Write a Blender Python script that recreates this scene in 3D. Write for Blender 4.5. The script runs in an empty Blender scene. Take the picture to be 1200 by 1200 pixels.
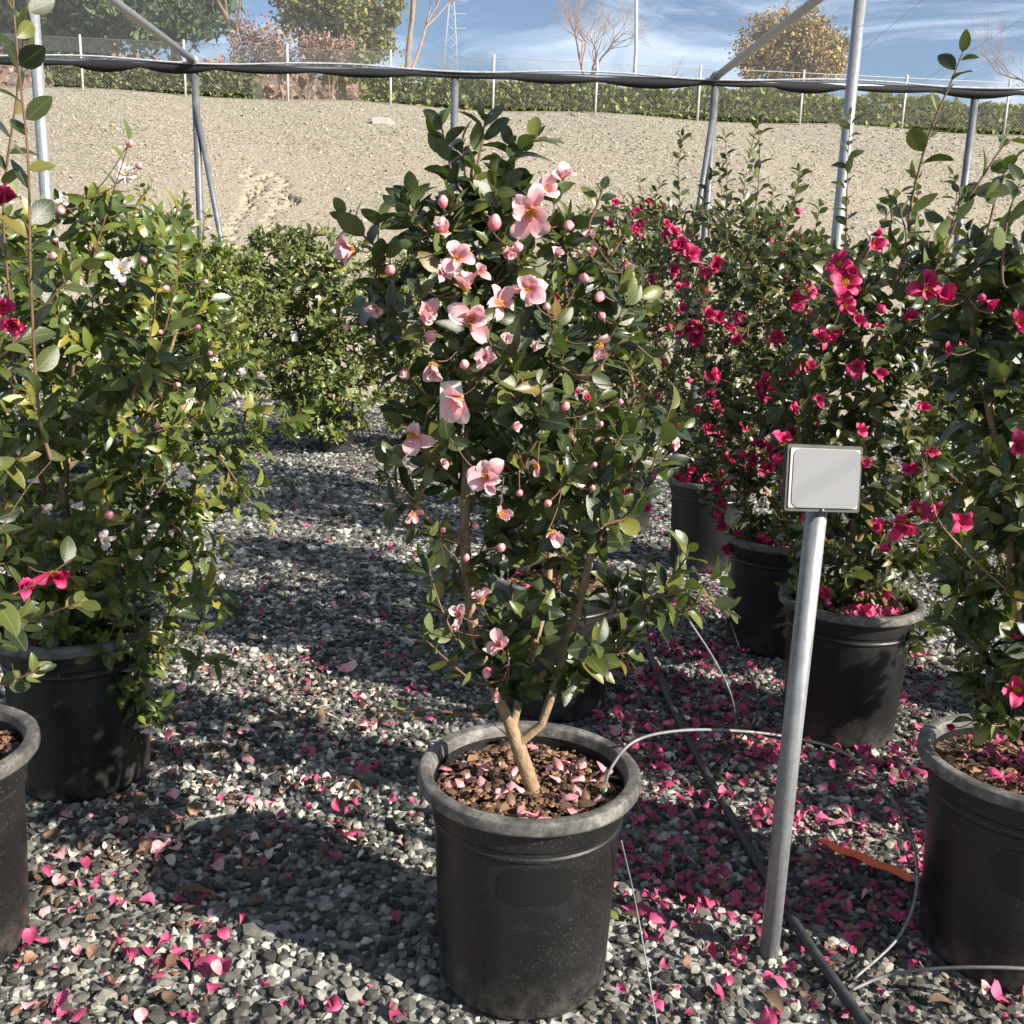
import bpy, math, random
import numpy as np
from mathutils import Matrix, Vector

# ------------------------------------------------------------------ camera, sky, sun, exposure
sc = bpy.context.scene
F_PX, CX, CY = 1200.0, 600.0, 600.0              # photo is 1200 x 1200
PITCH, ROLL, CAM_H = math.radians(13.0), math.radians(1.8), 1.40
_fw = np.array([0, math.cos(PITCH), -math.sin(PITCH)])
_u0 = np.array([0, math.sin(PITCH), math.cos(PITCH)])
_r0 = np.array([1.0, 0, 0])
_rt = math.cos(ROLL) * _r0 + math.sin(ROLL) * _u0
_up = math.cos(ROLL) * _u0 - math.sin(ROLL) * _r0
CAM = np.array([0, 0, CAM_H])

cd = bpy.data.cameras.new('camera'); cam = bpy.data.objects.new('camera', cd)
sc.collection.objects.link(cam); sc.camera = cam
cd.sensor_width = 36; cd.lens = 36; cd.clip_start = 0.05; cd.clip_end = 3000
M = Matrix.Identity(4)
for i in range(3):
    M[i][0], M[i][1], M[i][2], M[i][3] = _rt[i], _up[i], -_fw[i], CAM[i]
cam.matrix_world = M

SUN_EL = math.radians(30); SUN_H = np.array([0.88, -0.47])      # where the sun stands: right and behind the camera
w = bpy.data.worlds.new('World'); sc.world = w; w.use_nodes = True
nt = w.node_tree; nt.nodes.clear()
_o = nt.nodes.new('ShaderNodeOutputWorld'); _b = nt.nodes.new('ShaderNodeBackground')
_s = nt.nodes.new('ShaderNodeTexSky'); _s.sky_type = 'NISHITA'; _s.sun_disc = False
_s.sun_elevation = SUN_EL; _s.sun_rotation = math.atan2(SUN_H[0], SUN_H[1]); _s.air_density = 1.0; _s.dust_density = 0.35; _s.ozone_density = 3.5
_tc = nt.nodes.new('ShaderNodeTexCoord'); _mp = nt.nodes.new('ShaderNodeMapping')
_mp.inputs['Scale'].default_value = (1.6, 1.6, 6.5); _mp.inputs['Rotation'].default_value = (0.25, 0.3, 0.4)
_n = nt.nodes.new('ShaderNodeTexNoise'); _n.inputs['Scale'].default_value = 2.2; _n.inputs['Detail'].default_value = 8; _n.inputs['Roughness'].default_value = 0.62; _n.inputs['Distortion'].default_value = 0.9
_cr = nt.nodes.new('ShaderNodeValToRGB'); _cr.color_ramp.elements[0].position = 0.44; _cr.color_ramp.elements[1].position = 0.80
_cr.color_ramp.elements[1].color = (0.75, 0.75, 0.75, 1)
_mx = nt.nodes.new('ShaderNodeMix'); _mx.data_type = 'RGBA'
_mx.inputs[7].default_value = (13.5, 14.8, 16.5, 1)
nt.links.new(_tc.outputs['Generated'], _mp.inputs[0]); nt.links.new(_mp.outputs[0], _n.inputs['Vector'])
nt.links.new(_n.outputs['Fac'], _cr.inputs[0]); nt.links.new(_cr.outputs[0], _mx.inputs[0])
nt.links.new(_s.outputs[0], _mx.inputs[6]); nt.links.new(_mx.outputs[2], _b.inputs[0]); nt.links.new(_b.outputs[0], _o.inputs[0])
_b.inputs[1].default_value = 0.051

sl = bpy.data.lights.new('sun', 'SUN'); sl.energy = 5.0; sl.angle = math.radians(0.5); sl.color = (1.0, 0.93, 0.82)
so = bpy.data.objects.new('sun', sl); sc.collection.objects.link(so)
_sd = Vector((-SUN_H[0] * math.cos(SUN_EL), -SUN_H[1] * math.cos(SUN_EL), -math.sin(SUN_EL)))
so.rotation_euler = _sd.to_track_quat('-Z', 'Y').to_euler(); so.location = (6, -3, 5)

sc.view_settings.view_transform = 'Standard'; sc.view_settings.look = 'None'
sc.view_settings.exposure = 1.3; sc.view_settings.gamma = 1.0; sc.view_settings.use_curve_mapping = False
sc.cycles.use_denoising = True; sc.cycles.max_bounces = 7; sc.cycles.diffuse_bounces = 2; sc.cycles.transparent_max_bounces = 12

# ------------------------------------------------------------------ pixel helpers (photo pixels -> world)
def ray(x, y):
    return _fw + _rt * ((x - CX) / F_PX) - _up * ((y - CY) / F_PX)
def at_z(x, y, z=0.0):
    d = ray(x, y); return CAM + d * ((z - CAM_H) / d[2])
def at_y(x, y, Y):
    d = ray(x, y); return CAM + d * (Y / d[1])
def proj(P):
    d = np.atleast_2d(P) - CAM; wv = d @ _fw
    return CX + F_PX * (d @ _rt) / wv, CY - F_PX * (d @ _up) / wv, wv

COL = sc.collection
def tag(o, label=None, cat=None, group=None, kind=None):
    if label: o['label'] = label
    if cat: o['category'] = cat
    if group: o['group'] = group
    if kind: o['kind'] = kind
    return o
def empty(name, loc, label, cat, group=None):
    o = bpy.data.objects.new(name, None); o.location = loc; o.empty_display_size = 0.1; COL.objects.link(o)
    return tag(o, label, cat, group)
def link(name, me, mat=None, parent=None, base=None):
    """me is in world coordinates; with a parent at location base the mesh is shifted back."""
    o = bpy.data.objects.new(name, me); COL.objects.link(o)
    if mat is not None and len(me.materials) == 0: me.materials.append(mat)
    if parent is not None:
        o.parent = parent
        if base is not None: o.location = -Vector(base)
    return o
def norm(v):
    v = np.asarray(v, float); return v / (np.linalg.norm(v, axis=-1, keepdims=True) + 1e-12)

# ------------------------------------------------------------------ mesh helpers
class T:
    """vertex / loop arrays of one shape"""
    def __init__(s, V, faces, uv=None, mat=None):
        s.V = np.asarray(V, float); s.loops = np.concatenate([np.asarray(f) for f in faces]).astype(np.int64)
        s.tot = np.array([len(f) for f in faces]); s.uv = None if uv is None else np.asarray(uv, float)[s.loops]
        s.mat = np.zeros(len(faces), int) if mat is None else np.asarray(mat)
def to_mesh(name, V, loops, tot, uv=None, mat=None, smooth=True):
    me = bpy.data.meshes.new(name)
    me.vertices.add(len(V)); me.loops.add(len(loops)); me.polygons.add(len(tot))
    me.vertices.foreach_set('co', np.ascontiguousarray(V, np.float32).ravel())
    me.loops.foreach_set('vertex_index', np.ascontiguousarray(loops, np.int32))
    st = np.concatenate([[0], np.cumsum(tot)[:-1]]).astype(np.int32)
    me.polygons.foreach_set('loop_start', st); me.polygons.foreach_set('loop_total', np.ascontiguousarray(tot, np.int32))
    if mat is not None: me.polygons.foreach_set('material_index', np.ascontiguousarray(mat, np.int32))
    me.polygons.foreach_set('use_smooth', np.full(len(tot), smooth))
    if uv is not None:
        l = me.uv_layers.new(name='UVMap'); l.data.foreach_set('uv', np.ascontiguousarray(uv, np.float32).ravel())
    me.update(calc_edges=True); return me
def t_mesh(name, t, smooth=True):
    return to_mesh(name, t.V, t.loops, t.tot, t.uv, t.mat, smooth)
def merge(ts):
    ts = [t for t in ts if len(t.V)]
    V = np.concatenate([t.V for t in ts]); off = np.cumsum([0] + [len(t.V) for t in ts])
    r = T.__new__(T); r.V = V
    r.loops = np.concatenate([t.loops + off[i] for i, t in enumerate(ts)]); r.tot = np.concatenate([t.tot for t in ts])
    r.mat = np.concatenate([t.mat for t in ts]); r.uv = None
    if all(t.uv is not None for t in ts): r.uv = np.concatenate([t.uv for t in ts])
    return r
def bulk(t, R, P):
    """many copies of t: R (n,3,3) columns are scaled axes, P (n,3)"""
    n, k = len(P), len(t.V)
    r = T.__new__(T); r.V = (np.einsum('nij,kj->nki', R, t.V) + P[:, None, :]).reshape(-1, 3)
    r.loops = (t.loops[None, :] + (np.arange(n) * k)[:, None]).ravel(); r.tot = np.tile(t.tot, n)
    r.mat = np.tile(t.mat, n); r.uv = None if t.uv is None else np.tile(t.uv, (n, 1)); return r
def tube(pts, rad, sides=6, caps=True):
    pts = np.asarray(pts, float); n = len(pts); rad = np.broadcast_to(np.asarray(rad, float), (n,))
    tg = norm(np.gradient(pts, axis=0)); a = np.array([0, 0, 1.0]) if abs(tg[0, 2]) < 0.9 else np.array([1.0, 0, 0])
    us = []; u = norm(a - tg[0] * (a @ tg[0]))
    for i in range(n):
        u = norm(u - tg[i] * (u @ tg[i])); us.append(u)
    us = np.array(us); vs = np.cross(tg, us); ang = np.arange(sides) * 2 * math.pi / sides
    V = pts[:, None] + rad[:, None, None] * (np.cos(ang)[None, :, None] * us[:, None] + np.sin(ang)[None, :, None] * vs[:, None])
    fs = []
    for i in range(n - 1):
        for j in range(sides):
            k = (j + 1) % sides; fs.append((i * sides + j, i * sides + k, (i + 1) * sides + k, (i + 1) * sides + j))
    if caps: fs.append(tuple(range(sides))[::-1]); fs.append(tuple(range((n - 1) * sides, n * sides)))
    return T(V.reshape(-1, 3), fs)
def lathe(prof, sides=48, center=(0, 0, 0), close=False, jit=None):
    prof = np.asarray(prof, float); n = len(prof); ang = np.arange(sides) * 2 * math.pi / sides
    V = np.stack([prof[:, None, 0] * np.cos(ang), prof[:, None, 0] * np.sin(ang), np.repeat(prof[:, 1:2], sides, 1)], -1)
    fs = []
    for i in range(n if close else n - 1):
        i2 = (i + 1) % n
        for j in range(sides):
            k = (j + 1) % sides; fs.append((i * sides + j, i * sides + k, i2 * sides + k, i2 * sides + j))
    return T(V.reshape(-1, 3) + np.asarray(center), fs)
def box(c, s, R=None):
    V = np.array([(x, y, z) for x in (-.5, .5) for y in (-.5, .5) for z in (-.5, .5)]) * np.asarray(s)
    if R is not None: V = V @ np.asarray(R).T
    return T(V + np.asarray(c), [(0, 1, 3, 2), (4, 6, 7, 5), (0, 4, 5, 1), (2, 3, 7, 6), (0, 2, 6, 4), (1, 5, 7, 3)])
def spline(pts, n=40):
    p = np.asarray(pts, float); p = np.vstack([2 * p[0] - p[1], p, 2 * p[-1] - p[-2]]); out = []
    m = len(p) - 3; per = max(2, n // m)
    for i in range(m):
        for t in np.linspace(0, 1, per, endpoint=(i == m - 1)):
            a, b, c, d = p[i:i + 4]
            out.append(0.5 * ((2 * b) + (-a + c) * t + (2 * a - 5 * b + 4 * c - d) * t * t + (-a + 3 * b - 3 * c + d) * t ** 3))
    return np.array(out)

# ------------------------------------------------------------------ materials
def nodes(name):
    m = bpy.data.materials.new(name); m.use_nodes = True; t = m.node_tree
    return m, t, t.nodes['Principled BSDF']
def N(t, kind, **kw):
    n = t.nodes.new('ShaderNode' + kind)
    for k, v in kw.items(): setattr(n, k, v)
    return n
def ramp(t, stops, src=None):
    r = N(t, 'ValToRGB'); e = r.color_ramp.elements
    while len(e) < len(stops): e.new(0.5)
    for i, (p, c) in enumerate(stops):
        e[i].position = p; e[i].color = (c[0], c[1], c[2], 1) if hasattr(c, '__len__') else (c, c, c, 1)
    if src is not None: t.links.new(src, r.inputs[0])
    return r
def noise(t, scale, detail=4, rough=0.6, coord='Object', vec=None):
    n = N(t, 'TexNoise'); n.inputs['Scale'].default_value = scale; n.inputs['Detail'].default_value = detail; n.inputs['Roughness'].default_value = rough
    if vec is None:
        c = N(t, 'TexCoord'); vec = c.outputs[coord]
    t.links.new(vec, n.inputs['Vector']); return n
def mixc(t, fac, a, b, mode='MIX'):
    m = N(t, 'Mix', data_type='RGBA', blend_type=mode)
    for i, v in ((0, fac), (6, a), (7, b)):
        if hasattr(v, 'links') or hasattr(v, 'is_linked'): t.links.new(v, m.inputs[i])
        elif hasattr(v, '__len__'): m.inputs[i].default_value = (v[0], v[1], v[2], 1)
        else: m.inputs[i].default_value = v
    return m.outputs[2]
def math_n(t, op, a, b=None):
    m = N(t, 'Math', operation=op)
    for i, v in ((0, a), (1, b)):
        if v is None: continue
        if hasattr(v, 'is_linked'): t.links.new(v, m.inputs[i])
        else: m.inputs[i].default_value = v
    return m.outputs[0]
def bump(t, b, src, strength=0.3, dist=0.01):
    n = N(t, 'Bump'); n.inputs['Strength'].default_value = strength; n.inputs['Distance'].default_value = dist
    t.links.new(src, n.inputs['Height']); t.links.new(n.outputs[0], b.inputs['Normal'])
def rnd(t):
    g = N(t, 'NewGeometry'); o = N(t, 'ObjectInfo')
    return math_n(t, 'FRACT', math_n(t, 'ADD', g.outputs['Random Per Island'], o.outputs['Random']))
def simple(name, col, rough=0.6, metal=0.0, var=0.25, scale=30, bmp=0.0, bscale=None):
    m, t, b = nodes(name)
    n = noise(t, scale); lo = [c * (1 - var) for c in col]; hi = [min(1, c * (1 + var)) for c in col]
    r = ramp(t, [(0.3, lo), (0.7, hi)], n.outputs['Fac']); t.links.new(r.outputs[0], b.inputs['Base Color'])
    b.inputs['Roughness'].default_value = rough; b.inputs['Metallic'].default_value = metal
    if bmp: bump(t, b, (noise(t, bscale) if bscale else n).outputs['Fac'], bmp)
    return m
def translucent_mix(t, b, color_out, fac, tint=(1, 1, 1)):
    tr = N(t, 'BsdfTranslucent'); t.links.new(mixc(t, 1.0, color_out, tint, 'MULTIPLY'), tr.inputs['Color'])
    mx = N(t, 'MixShader'); mx.inputs[0].default_value = fac
    t.links.new(b.outputs[0], mx.inputs[1]); t.links.new(tr.outputs[0], mx.inputs[2])
    out = [n for n in t.nodes if n.type == 'OUTPUT_MATERIAL'][0]; t.links.new(mx.outputs[0], out.inputs['Surface'])
def leaf_mat(name, stops, under, rough=0.30, trans=0.15):
    m, t, b = nodes(name)
    r = ramp(t, stops, rnd(t))
    tc = N(t, 'TexCoord'); sx = N(t, 'SeparateXYZ'); t.links.new(tc.outputs['UV'], sx.inputs[0])
    d = math_n(t, 'ABSOLUTE', math_n(t, 'SUBTRACT', sx.outputs[0], 0.5))
    rib = ramp(t, [(0.0, 1.0), (0.05, 0.0)], d)
    vw = math_n(t, 'SINE', math_n(t, 'MULTIPLY', math_n(t, 'SUBTRACT', sx.outputs[1], math_n(t, 'MULTIPLY', d, 0.7)), 48.0))
    vein = ramp(t, [(0.78, 0.0), (1.0, 0.25)], vw)
    col = mixc(t, math_n(t, 'MULTIPLY', rib.outputs[0], 0.45), r.outputs[0], (0.20, 0.24, 0.07))
    col = mixc(t, vein.outputs[0], col, (0.13, 0.17, 0.05))
    nz = noise(t, 160, 3); sp = ramp(t, [(0.25, 0.72), (0.75, 1.15)], nz.outputs['Fac']); col = mixc(t, 1.0, col, sp.outputs[0], 'MULTIPLY')
    g = N(t, 'NewGeometry'); col = mixc(t, g.outputs['Backfacing'], col, mixc(t, 0.55, col, under))
    t.links.new(col, b.inputs['Base Color'])
    t.links.new(math_n(t, 'ADD', math_n(t, 'MULTIPLY', g.outputs['Backfacing'], 0.3), rough), b.inputs['Roughness'])
    b.inputs['Specular IOR Level'].default_value = 0.5
    bump(t, b, mixc(t, 0.5, vein.outputs[0], nz.outputs['Fac']), 0.25, 0.002)
    translucent_mix(t, b, col, trans, (1.6, 1.9, 0.5)); return m
def petal_mat(name, base, tip, edge=None, trans=0.25, rough=0.55, var=0.12, mott=0.12):
    m, t, b = nodes(name)
    tc = N(t, 'TexCoord'); sx = N(t, 'SeparateXYZ'); t.links.new(tc.outputs['UV'], sx.inputs[0])
    st = [(0.0, base), (0.65, tip)] + ([(1.0, edge)] if edge else [])
    r = ramp(t, st, sx.outputs[1]); k = ramp(t, [(0.0, 1 - var), (1.0, 1 + var)], rnd(t))
    col = mixc(t, 1.0, r.outputs[0], k.outputs[0], 'MULTIPLY')
    st2 = math_n(t, 'SINE', math_n(t, 'MULTIPLY', sx.outputs[0], 70.0)); vn = ramp(t, [(0.0, 0.975), (1.0, 1.01)], st2)
    col = mixc(t, 1.0, col, vn.outputs[0], 'MULTIPLY')
    t.links.new(col, b.inputs['Base Color']); b.inputs['Roughness'].default_value = rough
    oi = N(t, 'ObjectInfo'); ad = N(t, 'VectorMath', operation='ADD'); t.links.new(tc.outputs['UV'], ad.inputs[0]); cb = N(t, 'CombineXYZ'); t.links.new(math_n(t, 'MULTIPLY', rnd(t), 40.0), cb.inputs[0]); t.links.new(cb.outputs[0], ad.inputs[1])
    nz = noise(t, 5, 4, 0.6, vec=ad.outputs[0]); kk = ramp(t, [(0.3, 1 - mott), (0.6, 1.0)], nz.outputs['Fac']); col = mixc(t, 1.0, col, kk.outputs[0], 'MULTIPLY'); t.links.new(col, b.inputs['Base Color'])
    bump(t, b, mixc(t, 0.85, st2, nz.outputs['Fac']), 0.25, 0.002)
    translucent_mix(t, b, col, trans); return m

MAT = {}
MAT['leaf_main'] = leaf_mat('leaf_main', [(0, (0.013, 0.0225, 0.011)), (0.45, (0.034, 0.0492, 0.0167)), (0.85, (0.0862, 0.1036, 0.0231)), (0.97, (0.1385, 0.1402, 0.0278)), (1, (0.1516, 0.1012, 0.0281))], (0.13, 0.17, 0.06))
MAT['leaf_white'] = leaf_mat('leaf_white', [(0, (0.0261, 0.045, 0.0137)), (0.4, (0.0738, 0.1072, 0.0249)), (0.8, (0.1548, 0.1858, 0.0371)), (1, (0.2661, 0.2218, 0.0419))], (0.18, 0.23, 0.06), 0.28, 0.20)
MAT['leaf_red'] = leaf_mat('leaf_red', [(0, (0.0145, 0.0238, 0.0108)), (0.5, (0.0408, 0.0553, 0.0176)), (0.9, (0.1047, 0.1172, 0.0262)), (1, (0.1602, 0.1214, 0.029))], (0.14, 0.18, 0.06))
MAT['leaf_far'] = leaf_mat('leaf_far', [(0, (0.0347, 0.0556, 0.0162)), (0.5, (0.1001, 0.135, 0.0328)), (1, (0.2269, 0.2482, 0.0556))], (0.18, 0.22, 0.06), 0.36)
MAT['leaf_yellowing'] = leaf_mat('leaf_yellowing', [(0, (0.02, 0.04, 0.016)), (0.5, (0.05, 0.08, 0.022)), (0.75, (0.12, 0.14, 0.03)), (0.9, (0.38, 0.30, 0.03)), (1, (0.50, 0.34, 0.03))], (0.18, 0.2, 0.06))
MAT['bark'] = simple('bark', (0.26, 0.175, 0.10), 0.85, var=0.35, scale=60, bmp=0.4, bscale=180)
MAT['twig'] = simple('twig', (0.135, 0.068, 0.036), 0.7, var=0.35, scale=40)
MAT['petal_pink'] = petal_mat('petal_pink', (0.74, 0.20, 0.24), (0.84, 0.45, 0.48), (0.88, 0.66, 0.65), 0.34)
MAT['petal_magenta'] = petal_mat('petal_magenta', (0.42, 0.010, 0.06), (0.50, 0.012, 0.10), (0.58, 0.04, 0.16), 0.2)
MAT['petal_white'] = petal_mat('petal_white', (0.80, 0.76, 0.66), (0.84, 0.80, 0.74), (0.80, 0.52, 0.56))
MAT['bud_pink'] = petal_mat('bud_pink', (0.62, 0.12, 0.17), (0.78, 0.24, 0.28), (0.84, 0.42, 0.44), 0.12)
MAT['stamen'] = simple('stamen', (0.80, 0.42, 0.03), 0.6, var=0.3, scale=300)
MAT['stamen_stalk'] = simple('stamen_stalk', (0.80, 0.55, 0.12), 0.6, var=0.2, scale=200)
MAT['sepal'] = simple('sepal', (0.22, 0.24, 0.06), 0.5, var=0.4, scale=120)
MAT['dead_leaf'] = simple('dead_leaf', (0.12, 0.068, 0.04), 0.75, var=0.5, scale=50, bmp=0.3)
MAT['dead_petal'] = petal_mat('dead_petal', (0.13, 0.07, 0.042), (0.21, 0.115, 0.07), (0.27, 0.16, 0.105), 0.12, 0.75, 0.5, 0.5)
MAT['fallen_magenta'] = petal_mat('fallen_magenta', (0.44, 0.07, 0.15), (0.49, 0.05, 0.16), (0.56, 0.11, 0.22), 0.15, 0.6, 0.35, 0.45)
MAT['fallen_pink'] = petal_mat('fallen_pink', (0.72, 0.28, 0.30), (0.78, 0.36, 0.38), (0.8, 0.5, 0.5), 0.15, 0.6, 0.25, 0.35)
MAT['fallen_white'] = petal_mat('fallen_white', (0.72, 0.62, 0.48), (0.78, 0.68, 0.58), (0.75, 0.5, 0.44), 0.15, 0.6, 0.3, 0.4)

def pot_mat():
    m, t, b = nodes('black_plastic')
    n = noise(t, 6, 5); sp = noise(t, 260, 2, 0.5); sp2 = noise(t, 5, 4)
    dust = ramp(t, [(0.45, 0.0), (0.85, 0.35)], n.outputs['Fac'])
    col = mixc(t, dust.outputs[0], (0.0075, 0.0075, 0.008), (0.030, 0.028, 0.026))
    k = math_n(t, 'MULTIPLY', ramp(t, [(0.64, 0.0), (0.68, 1.0)], sp.outputs['Fac']).outputs[0], ramp(t, [(0.3, 0.15), (0.7, 0.8)], sp2.outputs['Fac']).outputs[0])
    col = mixc(t, k, col, (0.10, 0.097, 0.09))
    mp = N(t, 'Mapping'); mp.inputs['Scale'].default_value = (14, 14, 1.2); c = N(t, 'TexCoord'); t.links.new(c.outputs['Object'], mp.inputs[0])
    sc_ = noise(t, 4, 6, 0.7, vec=mp.outputs[0]); s2 = ramp(t, [(0.60, 0.0), (0.8, 0.22)], sc_.outputs['Fac'])
    col = mixc(t, s2.outputs[0], col, (0.05, 0.049, 0.046))
    mq = N(t, 'Mapping'); mq.inputs['Scale'].default_value = (5, 5, 60); t.links.new(c.outputs['Object'], mq.inputs[0]); sm = noise(t, 1.5, 3, 0.6, vec=mq.outputs[0])
    col = mixc(t, ramp(t, [(0.66, 0.0), (0.74, 0.55)], sm.outputs['Fac']).outputs[0], col, (0.055, 0.053, 0.05))
    sz = N(t, 'SeparateXYZ'); t.links.new(c.outputs['Object'], sz.inputs[0]); mud = math_n(t, 'MULTIPLY', ramp(t, [(0.01, 0.6), (0.10, 0.0)], sz.outputs[2]).outputs[0], ramp(t, [(0.4, 0.0), (0.65, 1.0)], noise(t, 28, 6, 0.7).outputs['Fac']).outputs[0])
    col = mixc(t, mud, col, (0.11, 0.10, 0.085))
    t.links.new(col, b.inputs['Base Color'])
    t.links.new(ramp(t, [(0.3, 0.30), (0.7, 0.55)], n.outputs['Fac']).outputs[0], b.inputs['Roughness']); bump(t, b, sp.outputs['Fac'], 0.08, 0.002)
    return m
def rim_mat():
    m, t, b = nodes('worn_plastic_rim')
    n = noise(t, 13, 8, 0.75); n2 = noise(t, 130, 3)
    col = ramp(t, [(0.36, (0.025, 0.025, 0.025)), (0.5, (0.10, 0.094, 0.086)), (0.66, (0.28, 0.26, 0.23))], n.outputs['Fac'])
    c2 = mixc(t, ramp(t, [(0.6, 0.0), (0.75, 0.6)], n2.outputs['Fac']).outputs[0], col.outputs[0], (0.10, 0.065, 0.045))
    t.links.new(c2, b.inputs['Base Color']); b.inputs['Roughness'].default_value = 0.5; bump(t, b, n2.outputs['Fac'], 0.15, 0.003); return m
MAT['pot'] = pot_mat(); MAT['rim'] = rim_mat()
MAT['patch'] = simple('smooth_black_panel', (0.004, 0.004, 0.004), 0.5, var=0.05, scale=3)
MAT['soil'] = simple('potting_soil', (0.07, 0.045, 0.03), 0.95, var=0.7, scale=60, bmp=1.0, bscale=90)
def island_mat(name, stops, rough=0.8, nscale=60, amount=0.3, bmp=0.3):
    m, t, b = nodes(name); r = ramp(t, stops, rnd(t)); n = noise(t, nscale, 5, 0.65)
    k = ramp(t, [(0.25, 1 - amount), (0.75, 1 + amount)], n.outputs['Fac'])
    t.links.new(mixc(t, 1.0, r.outputs[0], k.outputs[0], 'MULTIPLY'), b.inputs['Base Color']); b.inputs['Roughness'].default_value = rough
    bump(t, b, n.outputs['Fac'], bmp, 0.004); return m
def gravel_mat():
    m, t, b = nodes('gravel_stone'); r = ramp(t, [(0, (0.026, 0.026, 0.023)), (0.35, (0.072, 0.070, 0.061)), (0.62, (0.158, 0.154, 0.135)), (0.85, (0.32, 0.31, 0.27)), (1, (0.54, 0.52, 0.45))], rnd(t))
    n = noise(t, 90, 5, 0.65); k = ramp(t, [(0.25, 0.6), (0.75, 1.3)], n.outputs['Fac']); col = mixc(t, 1.0, r.outputs[0], k.outputs[0], 'MULTIPLY')
    g = N(t, 'NewGeometry'); big = noise(t, 1.7, 5, 0.65, vec=g.outputs['Position']); dirt = ramp(t, [(0.46, 0.0), (0.66, 0.75)], big.outputs['Fac'])
    col = mixc(t, dirt.outputs[0], col, mixc(t, 1.0, col, (0.52, 0.44, 0.36), 'MULTIPLY'))
    t.links.new(col, b.inputs['Base Color']); b.inputs['Roughness'].default_value = 0.85; bump(t, b, n.outputs['Fac'], 0.5, 0.004); return m
MAT['gravel'] = gravel_mat()
MAT['chips'] = island_mat('bark_chip', [(0, (0.05, 0.03, 0.018)), (0.5, (0.14, 0.07, 0.035)), (1, (0.30, 0.17, 0.09))], 0.9)
MAT['rocks'] = island_mat('embankment_stone', [(0, (0.164, 0.141, 0.1025)), (0.5, (0.2624, 0.228, 0.1681)), (1, (0.3772, 0.3362, 0.2583))], 0.9, 8, 0.25, 0.5)

def galv_mat():
    m, t, b = nodes('galvanised_steel'); n = noise(t, 60, 5); mp = N(t, 'Mapping'); mp.inputs['Scale'].default_value = (60, 60, 1.0)
    c = N(t, 'TexCoord'); t.links.new(c.outputs['Object'], mp.inputs[0]); s = noise(t, 5, 4, 0.6, vec=mp.outputs[0])
    a = ramp(t, [(0.3, (0.20, 0.207, 0.215)), (0.7, (0.40, 0.41, 0.42))], mixc(t, 0.5, n.outputs['Fac'], s.outputs['Fac']))
    t.links.new(a.outputs[0], b.inputs['Base Color']); b.inputs['Metallic'].default_value = 0.5
    t.links.new(ramp(t, [(0.3, 0.34), (0.7, 0.55)], s.outputs['Fac']).outputs[0], b.inputs['Roughness']); return m
MAT['galv'] = galv_mat()
MAT['pipe_grey'] = simple('weathered_pipe', (0.13, 0.137, 0.15), 0.5, 0.3, 0.3, 12)
MAT['fence_post'] = simple('fence_post_grey', (0.48, 0.47, 0.44), 0.6, 0.1, 0.15, 8)
MAT['wire'] = simple('fence_wire', (0.36, 0.35, 0.32), 0.6, 0.3, 0.15, 8)
MAT['black_tube'] = simple('black_poly_tube', (0.035, 0.036, 0.040), 0.5, var=0.5, scale=40)
MAT['grey_tube'] = simple('grey_drip_tube', (0.17, 0.17, 0.165), 0.45, var=0.3, scale=60)
MAT['net_dark'] = simple('dark_net_edge', (0.015, 0.015, 0.016), 0.8, var=0.3, scale=60)
MAT['net_pale'] = simple('pale_net_roll', (0.40, 0.41, 0.43), 0.8, var=0.3, scale=40)

# ------------------------------------------------------------------ setting: ground, embankment, hill, sky is the world
rng = np.random.default_rng(11)
def ground_mat():
    m, t, b = nodes('gravel_bed'); c = N(t, 'TexCoord')
    v = N(t, 'TexVoronoi'); v.inputs['Scale'].default_value = 40; t.links.new(c.outputs['Object'], v.inputs['Vector'])
    hsv = N(t, 'SeparateColor'); t.links.new(v.outputs['Color'], hsv.inputs[0])
    r = ramp(t, [(0, (0.06, 0.06, 0.055)), (0.5, (0.15, 0.15, 0.138)), (1, (0.30, 0.295, 0.27))], hsv.outputs[0])
    t.links.new(r.outputs[0], b.inputs['Base Color']); b.inputs['Roughness'].default_value = 0.9
    bump(t, b, v.outputs['Distance'], 1.0, 0.02); return m
def embank_z(x, y):
    """gravel bank behind the shade house, crest near Y=30.5"""
    crest = 5.93 - 0.016 * x
    s = np.clip((y - 11.0) / 19.6, 0, 1); s = np.where(s < 0.06, s * s / 0.12, s - 0.03); s = s / 0.97
    z = crest * s
    return z
GULLY = [[(-5.75, 22.6), (-5.35, 21.2), (-5.2, 20.2), (-5.0, 19.2), (-4.95, 18.2), (-4.7, 17.2)], [(-5.15, 22.2), (-5.3, 21.6), (-5.05, 20.9), (-5.15, 20.0), (-4.85, 19.3)], [(-5.0, 22.0), (-4.7, 21.2), (-4.78, 20.4), (-4.5, 19.6), (-4.45, 18.6), (-4.2, 17.8), (-4.1, 16.8)], [(-4.6, 20.6), (-4.3, 20.2), (-4.35, 19.6)], [(-2.2, 17.5), (-2.0, 16.6), (-2.1, 15.8)]]
def gully(x, y):
    d = np.zeros_like(x)
    for g in GULLY:
        g = spline([(a_, b_, 0) for a_, b_ in g], 60)[:, :2]; best = np.full(x.shape, 9.0); near = (x > -8) & (x < 0) & (y > 15) & (y < 24); xn, yn = x[near], y[near]; bn = best[near]
        for k, (gx, gy) in enumerate(g): bn = np.minimum(bn, np.hypot(xn - gx - 0.07 * math.sin(k * 1.7), yn - gy))
        best[near] = bn; d -= 0.14 * np.exp(-(best / 0.042) ** 2)
    return d
gm = T([(-900, -300, 0), (900, -300, 0), (900, 1500, 0), (-900, 1500, 0)], [(0, 1, 2, 3)])
ground = tag(link('ground', t_mesh('ground', gm), ground_mat()), kind='structure')

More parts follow.
